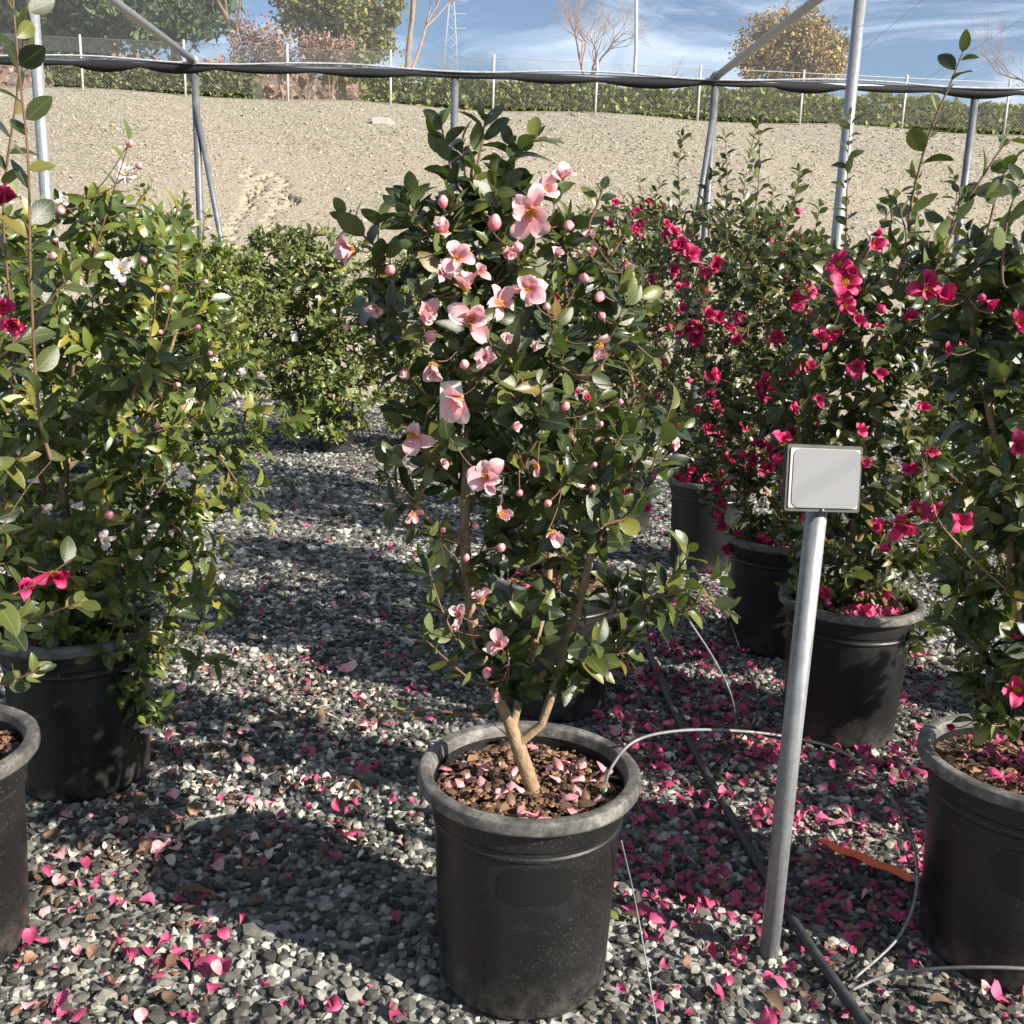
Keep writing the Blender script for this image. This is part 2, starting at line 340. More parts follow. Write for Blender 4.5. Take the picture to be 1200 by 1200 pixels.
def embank_mat():
    m, t, b = nodes('embankment_gravel'); c = N(t, 'TexCoord')
    v = N(t, 'TexVoronoi'); v.inputs['Scale'].default_value = 15; t.links.new(c.outputs['Object'], v.inputs['Vector'])
    sep = N(t, 'SeparateColor'); t.links.new(v.outputs['Color'], sep.inputs[0])
    fine = noise(t, 14, 6, 0.7); big = noise(t, 0.28, 6, 0.7)
    st = ramp(t, [(0, (0.152, 0.1296, 0.0944)), (0.5, (0.232, 0.2, 0.1464)), (1, (0.336, 0.296, 0.224))], sep.outputs[0])
    dirt = ramp(t, [(0.3, (0.216, 0.1776, 0.1264)), (0.7, (0.304, 0.2576, 0.188))], fine.outputs['Fac'])
    sx = N(t, 'SeparateXYZ'); t.links.new(c.outputs['Object'], sx.inputs[0]); hz = ramp(t, [(0.25, 0.30), (0.75, -0.0)], math_n(t, 'DIVIDE', sx.outputs[2], 6.0))
    mk = math_n(t, 'ADD', math_n(t, 'SUBTRACT', hz.outputs[0], 0.12), big.outputs['Fac'])
    col = mixc(t, ramp(t, [(0.42, 0.05), (0.62, 0.9)], mk).outputs[0], st.outputs[0], dirt.outputs[0])
    col = mixc(t, ramp(t, [(0.75, 0.0), (1.0, 0.35)], math_n(t, 'DIVIDE', sx.outputs[2], 6.0)).outputs[0], col, (0.22, 0.205, 0.165))
    t.links.new(col, b.inputs['Base Color']); b.inputs['Roughness'].default_value = 0.95
    bump(t, b, mixc(t, 0.5, v.outputs['Distance'], fine.outputs['Fac']), 0.6, 0.05); return m
xs = np.concatenate([np.linspace(-60, -9, 40), np.linspace(-8.9, -6.3, 45), np.linspace(-6.28, -3.7, 140), np.linspace(-3.65, 12, 120), np.linspace(12.2, 60, 40)])
ys = np.concatenate([np.linspace(10.4, 16.4, 60), np.linspace(16.44, 23, 180), np.linspace(23.1, 31, 60), np.linspace(31.4, 45, 12)])
X, Y = np.meshgrid(xs, ys)
Z = embank_z(X, Y) + gully(X, Y) + 0.05 * np.sin(X * 0.9 + Y * 0.4) * np.clip((Y - 11) / 3, 0, 1) + rng.normal(0, 0.004, X.shape)
Z -= np.clip((10.9 - Y) * 0.5, 0, 1)
for (px, py) in [(153, 125), (180, 163)]:
    pass
nx, ny = len(xs), len(ys); idx = np.arange(nx * ny).reshape(ny, nx)
q = np.stack([idx[:-1, :-1], idx[:-1, 1:], idx[1:, 1:], idx[1:, :-1]], -1).reshape(-1, 4)
bank = to_mesh('embankment', np.stack([X, Y, Z], -1).reshape(-1, 3), q.ravel(), np.full(len(q), 4))
bank_o = tag(link('embankment', bank, embank_mat()), kind='structure')

# the brushy hill beyond the crest
def hill_mat():
    m, t, b = nodes('dry_brush_hill'); n = noise(t, 0.5, 8, 0.75); n2 = noise(t, 4, 6, 0.7)
    r = ramp(t, [(0.3, (0.13, 0.085, 0.065)), (0.55, (0.26, 0.18, 0.14)), (0.75, (0.36, 0.28, 0.21))], mixc(t, 0.5, n.outputs['Fac'], n2.outputs['Fac']))
    t.links.new(r.outputs[0], b.inputs['Base Color']); b.inputs['Roughness'].default_value = 1.0; bump(t, b, n2.outputs['Fac'], 1.0, 0.6); return m
hx = np.linspace(-160, 180, 170); hy = np.concatenate([np.linspace(44.5, 90, 30), np.linspace(92, 120, 10), np.linspace(130, 400, 8)])
HX, HY = np.meshgrid(hx, hy)
def hill_z(x, y):
    ridge = 17.2 - 0.03 * x + 0.5 * np.sin(x * 0.11) + 0.35 * np.sin(x * 0.29 + 1) - np.clip((x - 38) * 0.10, 0, 3.0) + 0.9 * np.exp(-((x + 24) / 12) ** 2)
    s = np.clip((y - 44) / 56, 0, 1); return 5.6 - 0.016 * x + (ridge - 5.6) * s ** 1.15 - np.clip(y - 105, 0, 400) * 0.08
HZ = hill_z(HX, HY) + rng.normal(0, 0.10, HX.shape) * np.clip((HY - 50) / 20, 0, 1)
idx = np.arange(HX.size).reshape(HX.shape)
q = np.stack([idx[:-1, :-1], idx[:-1, 1:], idx[1:, 1:], idx[1:, :-1]], -1).reshape(-1, 4)
hill = tag(link('hill', to_mesh('hill', np.stack([HX, HY, HZ], -1).reshape(-1, 3), q.ravel(), np.full(len(q), 4)), hill_mat()), kind='structure')

# ---- stones
PHI = (1 + 5 ** 0.5) / 2
ICO = norm(np.array([(-1, PHI, 0), (1, PHI, 0), (-1, -PHI, 0), (1, -PHI, 0), (0, -1, PHI), (0, 1, PHI), (0, -1, -PHI), (0, 1, -PHI), (PHI, 0, -1), (PHI, 0, 1), (-PHI, 0, -1), (-PHI, 0, 1)]))
ICOF = [(0, 11, 5), (0, 5, 1), (0, 1, 7), (0, 7, 10), (0, 10, 11), (1, 5, 9), (5, 11, 4), (11, 10, 2), (10, 7, 6), (7, 1, 8), (3, 9, 4), (3, 4, 2), (3, 2, 6), (3, 6, 8), (3, 8, 9), (4, 9, 5), (2, 4, 11), (6, 2, 10), (8, 6, 7), (9, 8, 1)]
OCT = np.array([(1, 0, 0), (-1, 0, 0), (0, 1, 0), (0, -1, 0), (0, 0, 1), (0, 0, -1)], float)
OCTF = [(0, 2, 4), (2, 1, 4), (1, 3, 4), (3, 0, 4), (2, 0, 5), (1, 2, 5), (3, 1, 5), (0, 3, 5)]
def rot_rand(n, r):
    qv = norm(r.normal(size=(n, 4))); a, b, c, d = qv.T
    return np.stack([np.stack([1 - 2 * (c * c + d * d), 2 * (b * c - a * d), 2 * (b * d + a * c)], -1), np.stack([2 * (b * c + a * d), 1 - 2 * (b * b + d * d), 2 * (c * d - a * b)], -1), np.stack([2 * (b * d - a * c), 2 * (c * d + a * b), 1 - 2 * (b * b + c * c)], -1)], 1)
def stones(P, size, r, ico=True, flat=0.75):
    base, fc = (ICO, ICOF) if ico else (OCT, OCTF); n, k = len(P), len(base)
    V = base[None] * (1 + r.uniform(-0.22, 0.22, (n, k, 1))) * r.uniform(0.62, 1.25, (n, 1, 3))
    V = np.einsum('nij,nkj->nki', rot_rand(n, r), V); V[:, :, 2] *= flat
    V = V * (np.asarray(size).reshape(-1, 1, 1) * 0.5) + P[:, None]
    lp = (np.array(fc).ravel()[None] + (np.arange(n) * k)[:, None]).ravel()
    return V.reshape(-1, 3), lp, np.full(n * len(fc), 3)
POTS_XY = []          # filled below, keeps stones out of pots
def scatter(y0, y1, sp, r, side=0.62):
    ysv = np.arange(y0, y1, sp); out = []
    for y in ysv:
        hw = 0.53 * y + side; xv = np.arange(-hw, hw, sp)
        out.append(np.stack([xv + r.uniform(-.5, .5, len(xv)) * sp, y + r.uniform(-.5, .5, len(xv)) * sp, np.zeros(len(xv))], -1))
    return np.concatenate(out)
POT_SPOTS = {'main': (0.05, 1.86), 'left': (-1.17, 2.62), 'edge': (-1.165, 1.87), 'near_right': (1.10, 1.98), 'right_two': (1.07, 3.07), 'right_three': (1.04, 3.86), 'right_four': (0.98, 5.00),
             'behind': (0.16, 3.22), 'back_dark': (0.62, 5.75), 'far_mid': (-1.42, 8.05), 'far_center': (-0.62, 8.3), 'far_right': (1.86, 3.25), 'left_back': (-2.15, 4.7), 'left_far': (-2.55, 7.4), 'beyond_right': (1.95, 2.15)}
def off_pots(P, m=0.17):
    k = np.ones(len(P), bool)
    for (x, y) in POT_SPOTS.values(): k &= np.hypot(P[:, 0] - x, P[:, 1] - y) > m
    return P[k]
r1 = np.random.default_rng(3)
Pn = off_pots(scatter(1.2, 4.6, 0.0192, r1, 0.48)); Pn[:, 2] = r1.uniform(-0.005, 0.009, len(Pn))
sn = r1.lognormal(math.log(0.0208), 0.36, len(Pn)).clip(0.008, 0.038)
px, py, wv = proj(Pn); vis = (px > 0) & (px < 1200) & (py < 1200) & (py > 700)
big = np.argsort(-(sn / wv) * vis)[:300]; rest = np.setdiff1d(np.arange(len(Pn)), big)
Pf = off_pots(scatter(4.6, 11.2, 0.040, r1, 0.7)); Pf[:, 2] = r1.uniform(-0.004, 0.008, len(Pf)); sf = r1.lognormal(math.log(0.036), 0.3, len(Pf)).clip(0.018, 0.06)
a = stones(Pn[rest], sn[rest], r1); b_ = stones(Pf, sf, r1, ico=False)
V = np.concatenate([a[0], b_[0]]); L = np.concatenate([a[1], b_[1] + len(a[0])]); TT = np.concatenate([a[2], b_[2]])
gr = tag(link('gravel', to_mesh('gravel', V, L, TT, smooth=False), MAT['gravel'], ground), kind='stuff')
stone_me = []
for i in range(10):
    v, l, tt = stones(np.zeros((1, 3)), [1.0], r1); me = to_mesh('stone', v, l, tt, smooth=False); me.materials.append(MAT['gravel']); stone_me.append(me)
for i, k in enumerate(big):
    o = bpy.data.objects.new('stone', stone_me[i % 10]); o.parent = ground; o.location = Pn[k]; o.scale = (sn[k],) * 3; o.rotation_euler = (0, 0, r1.uniform(0, 6.28)); COL.objects.link(o)
# stones lying on the bank
nb = 42000; bx = r1.uniform(-15, 17, nb); by = 11.3 + 19.0 * r1.random(nb) ** 0.85
keep = (r1.random(nb) < np.clip(0.35 + 0.65 * np.clip((by - 17) / 7, 0, 1) + 0.25 * np.sin(bx * 0.7), 0.2, 1)); bx, by = bx[keep], by[keep]
bz = embank_z(bx, by) + gully(bx, by) + 0.05 * np.sin(bx * 0.9 + by * 0.4) * np.clip((by - 11) / 3, 0, 1)
v, l, tt = stones(np.stack([bx, by, bz], -1), r1.lognormal(math.log(0.052), 0.38, len(bx)).clip(0.025, 0.16), r1, ico=False)
tag(link('bank_stones', to_mesh('bank_stones', v, l, tt, smooth=False), MAT['rocks'], bank_o), kind='stuff')

# ------------------------------------------------------------------ shade house frame
YB, ZB, YF = 8.7, 2.95, 5.62
frame = empty('shade_house', (0, YB, 0), 'galvanised pipe shade house frame with stretched roof netting above the plants', 'shade house')
FB = (0, YB, 0)
def fpart(name, t, mat, smooth=True): return link(name, t_mesh(name, t, smooth), mat, frame, FB)
PX_POST = [(228, 76), (537, 88), (838, 95), (1144, 104)]
bx_ = [at_z(x, y, ZB) for x, y in PX_POST]
bar_x = [at_y(x, y, YB)[0] for x, y in PX_POST]
step = (bar_x[3] - bar_x[0]) / 3
for i in range(-1, 5):
    x = bar_x[0] + step * i
    fpart('post', tube([(x, YB, -0.3), (x, YB, 1.5), (x, YB, ZB - 0.03)], 0.030, 12), MAT['pipe_grey'])
fpart('beam', tube([(-9, YB, ZB), (0, YB, ZB - 0.008), (10, YB, ZB)], 0.030, 12), MAT['galv'])
xL, xR = bar_x[0], bar_x[2]
fl = at_y(38, 0, YF)[0]; fr = at_y(1008, 0, YF)[0]
for x0, x1 in ((xL, fl), (xR, fr)):
    d = (x1 - x0) / (YB - YF)
    fpart('rafter', tube([(x0, YB, ZB + 0.03), (x0 + d * 4, YB - 4, ZB + 0.02), (x0 + d * 11, YB - 11, ZB + 0.03)], 0.028, 10), MAT['galv'])
    fpart('post', tube([(x1, YF, -0.3), (x1, YF, 1.4), (x1, YF, ZB)], 0.030, 14), MAT['galv'])
    fpart('clamp', tube([(x0, YB - 0.06, ZB + 0.03), (x0, YB + 0.06, ZB + 0.03)], 0.040, 10), MAT['galv'])
def brace(pa, pc):
    A, B = at_y(*pa, YB), at_y(*pc, YB); B = A + (B - A) * (A[2] / (A[2] - B[2])); B[1] += 0.12; A[1] -= 0.03
    fpart('brace', tube([A, B], 0.023, 10), MAT['pipe_grey'])
brace((231, 125), (263, 310)); brace((834, 140), (817, 257))
# roof netting: a fine open weave, most of the light passes
m, t, b = nodes('roof_netting'); tr = N(t, 'BsdfTransparent'); tl_ = N(t, 'BsdfTranslucent'); tl_.inputs[0].default_value = (0.80, 0.82, 0.86, 1); mx = N(t, 'MixShader'); ot = [n for n in t.nodes if n.type == 'OUTPUT_MATERIAL'][0]
mp = N(t, 'Mapping'); mp.inputs['Scale'].default_value = (14, 0.5, 1); c = N(t, 'TexCoord'); t.links.new(c.outputs['Object'], mp.inputs[0])
nz = noise(t, 1.2, 4, 0.6, vec=mp.outputs[0]); fac = ramp(t, [(0.35, 0.92), (0.62, 0.90), (0.75, 0.84)], nz.outputs['Fac'])
b.inputs['Base Color'].default_value = (0.42, 0.43, 0.44, 1); b.inputs['Roughness'].default_value = 0.9
m2 = N(t, 'MixShader'); m2.inputs[0].default_value = 0.42; t.links.new(b.outputs[0], m2.inputs[1]); t.links.new(tl_.outputs[0], m2.inputs[2]); t.links.new(fac.outputs[0], mx.inputs[0]); t.links.new(m2.outputs[0], mx.inputs[1]); t.links.new(tr.outputs[0], mx.inputs[2]); t.links.new(mx.outputs[0], ot.inputs['Surface'])
MAT['net'] = m
nxs = np.linspace(-9, 10, 60); nys = np.linspace(YB, -4, 40); NX, NY = np.meshgrid(nxs, nys)
NZ = ZB + 0.065 + 0.05 * np.sin(NX * 1.3) * np.clip((YB - NY) / 2, 0, 1) + 0.02 * np.sin(NY * 2.2 + NX)
ii = np.arange(NX.size).reshape(NX.shape); q = np.stack([ii[:-1, :-1], ii[:-1, 1:], ii[1:, 1:], ii[1:, :-1]], -1).reshape(-1, 4)
link('roof_netting', to_mesh('roof_netting', np.stack([NX, NY, NZ], -1).reshape(-1, 3), q.ravel(), np.full(len(q), 4)), MAT['net'], frame, FB)
for k in range(9):    # support wires in the netting
    x = 2.4 + 0.75 * k; fpart('support_wire', tube([(x, YB, ZB + 0.05), (x * 0.9, YB - 4, ZB + 0.07), (x * 0.75, YB - 9, ZB + 0.05)], 0.0016, 4), MAT['net_pale'])
# rolled net edge laced round the beam, drooping between the clips
r2 = np.random.default_rng(5); px_ = np.arange(-9, 10, 0.03); drop = np.zeros_like(px_); i = 0
while i < len(px_):
    n = r2.integers(14, 30); s = np.arange(min(n, len(px_) - i)) / n; drop[i:i + n] = np.sin(s * math.pi) ** 0.8 * r2.uniform(0.012, 0.05); i += n
Vn = []; 
for x, d in zip(px_, drop):
    Vn += [(x, YB - 0.030, ZB - 0.004 + d * 0.25), (x, YB - 0.034, ZB - 0.012), (x, YB - 0.034, ZB - 0.022), (x, YB - 0.030, ZB - 0.030 - d), (x, YB - 0.024, ZB - 0.030 - d * 0.9), (x, YB - 0.022, ZB - 0.02)]
fs = []
for j in range(len(px_) - 1):
    for k in range(5): fs.append((j * 6 + k, j * 6 + k + 1, (j + 1) * 6 + k + 1, (j + 1) * 6 + k))
fpart('net_edge', T([v if True else v for v in Vn], fs), MAT['net_dark'])
tp = [(x, YB - 0.036 - 0.004 * math.sin(x * 9), ZB + 0.020 + 0.016 * math.sin(x * 3.1)) for x in np.arange(-9, 10, 0.06)]
fpart('net_roll', tube(tp, 0.008, 6), MAT['net_pale'])

# ------------------------------------------------------------------ chain link fence on the crest
FY = 30.3
fb = (0, FY, 5.9)
fence = empty('chain_link_fence', fb, 'chain link fence with thin pale posts along the crest of the gravel bank', 'fence')
def ftop(x): return 5.93 - 0.016 * x
p0 = at_y(97, 102, FY)[0]; p1 = at_y(937, 143, FY)[0]; stp = (p1 - p0) / 7
fpx = [p0 + stp * k for k in range(-2, 12)]
for x in fpx: link('post', t_mesh('post', tube([(x, FY, ftop(x) - 0.3), (x, FY, ftop(x) + 1.36)], 0.032, 8)), MAT['fence_post'], fence, fb)
x0, x1 = fpx[0], fpx[-1]; Hf = 1.24; ws = []; r_w = 0.0032
for k in np.arange(x0 - Hf, x1, 0.085):
    for sgn in (1, -1):
        a0, a1 = (k, k + Hf) if sgn == 1 else (k + Hf, k)
        ws.append(((a0, FY + 0.004 * sgn, ftop(a0) + 0.03), (a1, FY + 0.004 * sgn, ftop(a1) + 0.03 + Hf)))
ws = np.array(ws); dv = norm(ws[:, 1] - ws[:, 0]); sd = np.cross(dv, [0, 1, 0]); e1 = np.array([0, 1.0, 0])
offs = [sd * r_w, -0.5 * sd * r_w + 0.87 * e1 * r_w, -0.5 * sd * r_w - 0.87 * e1 * r_w]
V = np.concatenate([np.stack([ws[:, 0] + o for o in offs], 1), np.stack([ws[:, 1] + o for o in offs], 1)], 1)
fcs = np.array([(0, 1, 4, 3), (1, 2, 5, 4), (2, 0, 3, 5)]); L = (fcs.ravel()[None] + (np.arange(len(ws)) * 6)[:, None]).ravel()
tag(link('wire_mesh', to_mesh('wire_mesh', V.reshape(-1, 3), L, np.full(len(ws) * 3, 4)), MAT['wire'], fence, fb), kind='stuff')
link('top_wire', t_mesh('top_wire', tube([(x0, FY, ftop(x0) + 1.28), (x1, FY, ftop(x1) + 1.28)], 0.008, 5)), MAT['wire'], fence, fb)

# ------------------------------------------------------------------ background vegetation
QUAD = T([(-.5, 0, 0), (.5, 0.0, 0), (.42, .55, .12), (0, 1, 0), (-.42, .55, .12)], [(0, 1, 2, 3, 4)], uv=[(0, 0), (1, 0), (.9, .5), (.5, 1), (.1, .5)])
def leaf_cloud(P, size, r, up=0.3, stretch=1.0):
    n = len(P); d = norm(r.normal(size=(n, 3)) + [0, 0, up]); u = norm(np.cross(d, r.normal(size=(n, 3)))); nn = np.cross(u, d)
    s = (size * r.lognormal(0, 0.3, n))[:, None]
    return bulk(QUAD, np.stack([u * s * 0.8, d * s * stretch, nn * s], -1), P)
def fol_mat(name, stops, trans=0.2):
    m, t, b = nodes(name); r = ramp(t, stops, rnd(t)); t.links.new(r.outputs[0], b.inputs['Base Color']); b.inputs['Roughness'].default_value = 0.7
    translucent_mix(t, b, r.outputs[0], trans, (1.3, 1.4, 0.7)); return m
MAT['hedge'] = fol_mat('hedge_leaf', [(0, (0.0854, 0.122, 0.0305)), (0.5, (0.1708, 0.2074, 0.0488)), (1, (0.305, 0.2928, 0.0732))])
MAT['hedge_dark'] = fol_mat('dark_shrub_leaf', [(0, (0.0708, 0.0974, 0.0354)), (0.5, (0.1415, 0.168, 0.0531)), (1, (0.2477, 0.2477, 0.0884))])
MAT['tree_green'] = fol_mat('tree_green_leaf', [(0, (0.0442, 0.0797, 0.0318)), (0.5, (0.0884, 0.1326, 0.046)), (1, (0.1592, 0.1946, 0.0708))])
MAT['tree_olive'] = fol_mat('tree_olive_leaf', [(0, (0.0884, 0.0974, 0.0265)), (0.5, (0.1769, 0.1769, 0.0442)), (1, (0.3007, 0.2477, 0.0708))])
MAT['tree_brown'] = fol_mat('tree_brown_leaf', [(0, (0.1592, 0.115, 0.0442)), (0.5, (0.283, 0.1946, 0.0708)), (1, (0.4246, 0.283, 0.1061))])
MAT['brush'] = fol_mat('dry_brush', [(0, (0.16, 0.085, 0.06)), (0.5, (0.24, 0.135, 0.095)), (1, (0.32, 0.22, 0.16))], 0.1)
MAT['far_bark'] = simple('far_bark', (0.20, 0.155, 0.115), 0.9, var=0.3, scale=4)
MAT['far_twig'] = simple('far_twig', (0.26, 0.165, 0.115), 0.9, var=0.3, scale=4)
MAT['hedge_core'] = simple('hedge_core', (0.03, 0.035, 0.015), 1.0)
r3 = np.random.default_rng(21)
def hedge(name, label, x0, x1, Y, h, dep, mat, n, zb):
    c = (0.5 * (x0 + x1), Y, zb((x0 + x1) / 2)); e = empty(name, c, label, 'hedge')
    P = np.stack([r3.uniform(x0, x1, n), r3.uniform(-dep, dep, n), r3.random(n)], -1)
    top = h * (1 + 0.07 * np.sin(P[:, 0] * 1.3) + 0.05 * np.sin(P[:, 0] * 3.7 + 1) + 0.04 * np.sin(P[:, 0] * 8.1)); k = r3.random(n)
    P[:, 2] = np.where(k < 0.4, 1.0 - 0.06 * r3.random(n), P[:, 2]); P[:, 1] = np.where(k > 0.4, -dep + 0.1 * r3.random(n), P[:, 1])
    W = np.stack([P[:, 0], Y + P[:, 1], zb(P[:, 0]) + P[:, 2] * top], -1)
    tag(link('foliage', t_mesh('foliage', leaf_cloud(W, 0.105, r3)), mat, e, c), kind='stuff')
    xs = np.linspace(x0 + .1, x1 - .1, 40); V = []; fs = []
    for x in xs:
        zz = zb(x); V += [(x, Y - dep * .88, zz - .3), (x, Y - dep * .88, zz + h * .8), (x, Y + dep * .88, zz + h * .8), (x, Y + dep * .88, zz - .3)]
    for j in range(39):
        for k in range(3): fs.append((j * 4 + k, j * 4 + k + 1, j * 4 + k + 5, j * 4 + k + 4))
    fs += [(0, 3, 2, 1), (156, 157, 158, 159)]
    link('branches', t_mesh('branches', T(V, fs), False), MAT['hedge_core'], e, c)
hx0 = at_y(425, 110, 32.5)[0]
hedge('clipped_hedge', 'long clipped yellow-green hedge behind the chain link fence', hx0, 26, 32.5, 1.10, 0.6, MAT['hedge'], 24000, lambda x: 5.86 - 0.016 * x)
hedge('dark_hedge', 'darker uneven hedge behind the fence below the big green tree', at_y(70, 90, 33)[0], at_y(305, 100, 33)[0], 33, 1.15, 0.8, MAT['hedge_dark'], 5000, lambda x: 5.8 - 0.016 * x)

def bare(base, height, r, spread=0.55, levels=5, lean=(0, 0), r0=None, fork=3, first=0.35, sides=5):
    """recursive leafless tree: list of tubes"""
    out = []; tips = []
    def go(p, d, ln, rad, lv):
        n = 4; pts = [p]; q = p.copy(); dd = d.copy()
        for i in range(n):
            dd = norm(dd + r.normal(0, 0.10, 3) + np.array([0, 0, 0.05])); q = q + dd * ln / n; pts.append(q.copy())
        out.append(tube(pts, np.linspace(rad, rad * 0.6, n + 1), max(3, sides - (levels - lv) // 2), caps=False)); 
        if lv <= 0: tips.append(q); return
        k = fork if lv > 1 else fork + 1
        for j in range(k):
            u = norm(np.cross(dd, r.normal(size=3))); a = spread * r.uniform(0.5, 1.25); nd = norm(dd * math.cos(a) + u * math.sin(a) + np.array([0, 0, 0.08]))
            st = pts[r.integers(2, n + 1)] if j else q
            go(np.array(st), nd, ln * r.uniform(0.6, 0.85), rad * (0.48 if j else 0.66) , lv - 1)
    d0 = norm(np.array([lean[0], lean[1], 1.0])); go(np.asarray(base, float), d0, height * first, r0 or height * 0.022, levels)
    return out, np.array(tips)
def bare_tree(name, label, px, Y, ytop, zb, cat='tree', mat='far_twig', group=None, **kw):
    b0 = at_y(px[0], px[1], Y); b0[2] = zb; top = at_y(px[0], ytop, Y)[2]; seed = kw.pop('seed', 1); r = np.random.default_rng(seed)
    e = empty(name, b0, label, cat, group); ts, tips = bare(b0, top - zb, r, **kw)
    link('trunk', t_mesh('trunk', ts[0]), MAT['far_bark'], e, b0)
    link('branches', t_mesh('branches', merge(ts[1:])), MAT[mat], e, b0); return e, tips, b0
def crown_tree(name, label, px, Y, zb, blobs, mat, n, size, seed, trunk_top, r0=0.15, stretch=1.0):
    """blobs: (px x, px y, radius px) clumps at distance Y"""
    r = np.random.default_rng(seed); b0 = at_y(px, 100, Y); b0[2] = zb; e = empty(name, b0, label, 'tree'); k = Y / F_PX * 1.02
    ts = [tube(spline([b0, b0 * .6 + .4 * at_y(px + 4, trunk_top, Y), at_y(px, trunk_top, Y)], 8), np.linspace(r0, r0 * .5, 8)[:len(spline([b0, b0, b0], 8))] if False else r0, 7)]
    P = []; tot = sum(b[2] ** 2 for b in blobs)
    for (x, y, rad) in blobs:
        c = at_y(x, y, Y) + np.array([0, r.uniform(-1, 1) * rad * k * 0.5, 0]); m = max(20, int(n * rad ** 2 / tot))
        sub = c + norm(r.normal(size=(max(4, m // 60), 3))) * (rad * k * r.random((max(4, m // 60), 1)) ** 0.5); cc = sub[r.integers(0, len(sub), m)]
        P.append(cc + r.normal(0, rad * k * 0.22, (m, 3)) * [1, 1, 0.8])
        mid = at_y(px, trunk_top, Y); bend = 0.5 * (mid + c) + [0, 0, -0.1 * rad * k]
        ts.append(tube(spline([mid, bend, c], 8), np.linspace(r0 * .55, r0 * .15, len(spline([mid, bend, c], 8))), 5))
        for s in sub[:10]: ts.append(tube([bend, 0.5 * (bend + s) + r.normal(0, .1, 3), s], [r0 * .22, r0 * .13, r0 * .05], 4))
    link('trunk', t_mesh('trunk', merge(ts)), MAT['far_bark'], e, b0)
    tag(link('crown', t_mesh('crown', leaf_cloud(np.concatenate(P), size, r, 0.0, stretch)), MAT[mat], e, b0), kind='stuff')
crown_tree('evergreen_tree', 'large drooping green tree behind the fence, filling the upper left', 205, 44, 6.2, [(120, -10, 60), (60, 15, 45), (180, 5, 45), (225, 20, 34), (90, 45, 22), (150, -60, 70), (20, 0, 50), (240, -25, 40)], 'tree_green', 26000, 0.14, 4, 30, 0.20, 2.0)
crown_tree('olive_tree', 'bushy olive-green tree behind the brown leafless shrubs', 400, 42, 6.1, [(385, 5, 42), (420, 25, 34), (350, 10, 28), (440, 50, 25), (395, 50, 36), (400, -25, 36), (410, 75, 30), (455, 20, 18)], 'tree_olive', 17000, 0.12, 5, 70, 0.16)
crown_tree('brown_oak_tree', 'round tree with brown and olive leaves behind the hedge, right of the diagonal rafter', 930, 46, 6.3, [(930, 62, 40), (895, 55, 28), (965, 62, 30), (915, 38, 22), (945, 40, 24), (880, 75, 22), (978, 75, 20), (930, 95, 26), (905, 112, 14), (955, 110, 14)], 'tree_brown', 15000, 0.105, 6, 85, 0.16)
bare_tree('bare_tree', 'tall leafless tree with one pale straight trunk left of centre', (473, 95), 40, -75, 6.1, seed=12, spread=0.5, levels=6, first=0.62, r0=0.15)
bare_tree('bare_tree', 'slender leafless tree with spreading fan of branches beside the light pole', (697, 100), 40, -25, 6.1, seed=15, spread=0.72, levels=6, first=0.34, r0=0.11, lean=(0.05, 0))
bare_tree('bare_tree', 'tall leafless tree trunk between the green tree and brown shrubs', (281, 100), 41, -70, 6.2, seed=31, spread=0.4, levels=5, first=0.5, r0=0.12)
bare_tree('bare_tree', 'leafless tree reaching in at the right edge of the sky', (1215, 120), 40, -30, 5.6, seed=33, spread=0.7, levels=6, first=0.3, r0=0.10)
for j, (x, yt, sd) in enumerate([(300, 22, 41), (330, 30, 42), (362, 22, 43), (385, 38, 44)]):
    nm = ['leftmost', 'second from the left', 'third from the left', 'rightmost'][j]
    e, tips, b0 = bare_tree('crepe_myrtle', f'brown twiggy leafless shrub behind the fence, {nm} of four', (x, 110), 34.5, yt, 5.95, 'shrub', group='brown leafless shrubs behind the fence', seed=sd, spread=0.42, levels=5, first=0.30, r0=0.055, fork=3)
    r = np.random.default_rng(sd); P = np.repeat(tips, 4, 0) + r.normal(0, .14, (len(tips) * 4, 3))
    tag(link('dry_seed_heads', t_mesh('dry_seed_heads', leaf_cloud(P, 0.07, r)), MAT['brush'], e, b0), kind='stuff')
for j, (x, yt, sd, lab) in enumerate([(575, 68, 51, 'low pinkish leafless bush above the beam, right of the centre post'), (607, 64, 52, 'pinkish leafless bush behind the hedge, left of the slender bare tree'), (770, 52, 53, 'pale leafless bush right of the light pole'), (680, 72, 54, 'small leafless bush at the foot of the slender bare tree'), (500, 52, 55, 'thin leafless bush right of the tall bare trunk')]):
    bare_tree('leafless_bush', lab, (x, 105), 48, yt, 6.4, 'bush', group='leafless bushes on the hill edge', seed=sd, spread=0.5, levels=4, first=0.3, r0=0.05, fork=4)
# brush over the hill
n = 9000; P = np.stack([r3.uniform(-70, 75, n), 50 + 55 * r3.random(n) ** 0.7, np.zeros(n)], -1); P[:, 2] = hill_z(P[:, 0], P[:, 1]) + r3.uniform(0, 0.9, n)
tag(link('brush', t_mesh('brush', leaf_cloud(P, 0.45, r3, 0.6)), MAT['brush'], hill), kind='stuff')
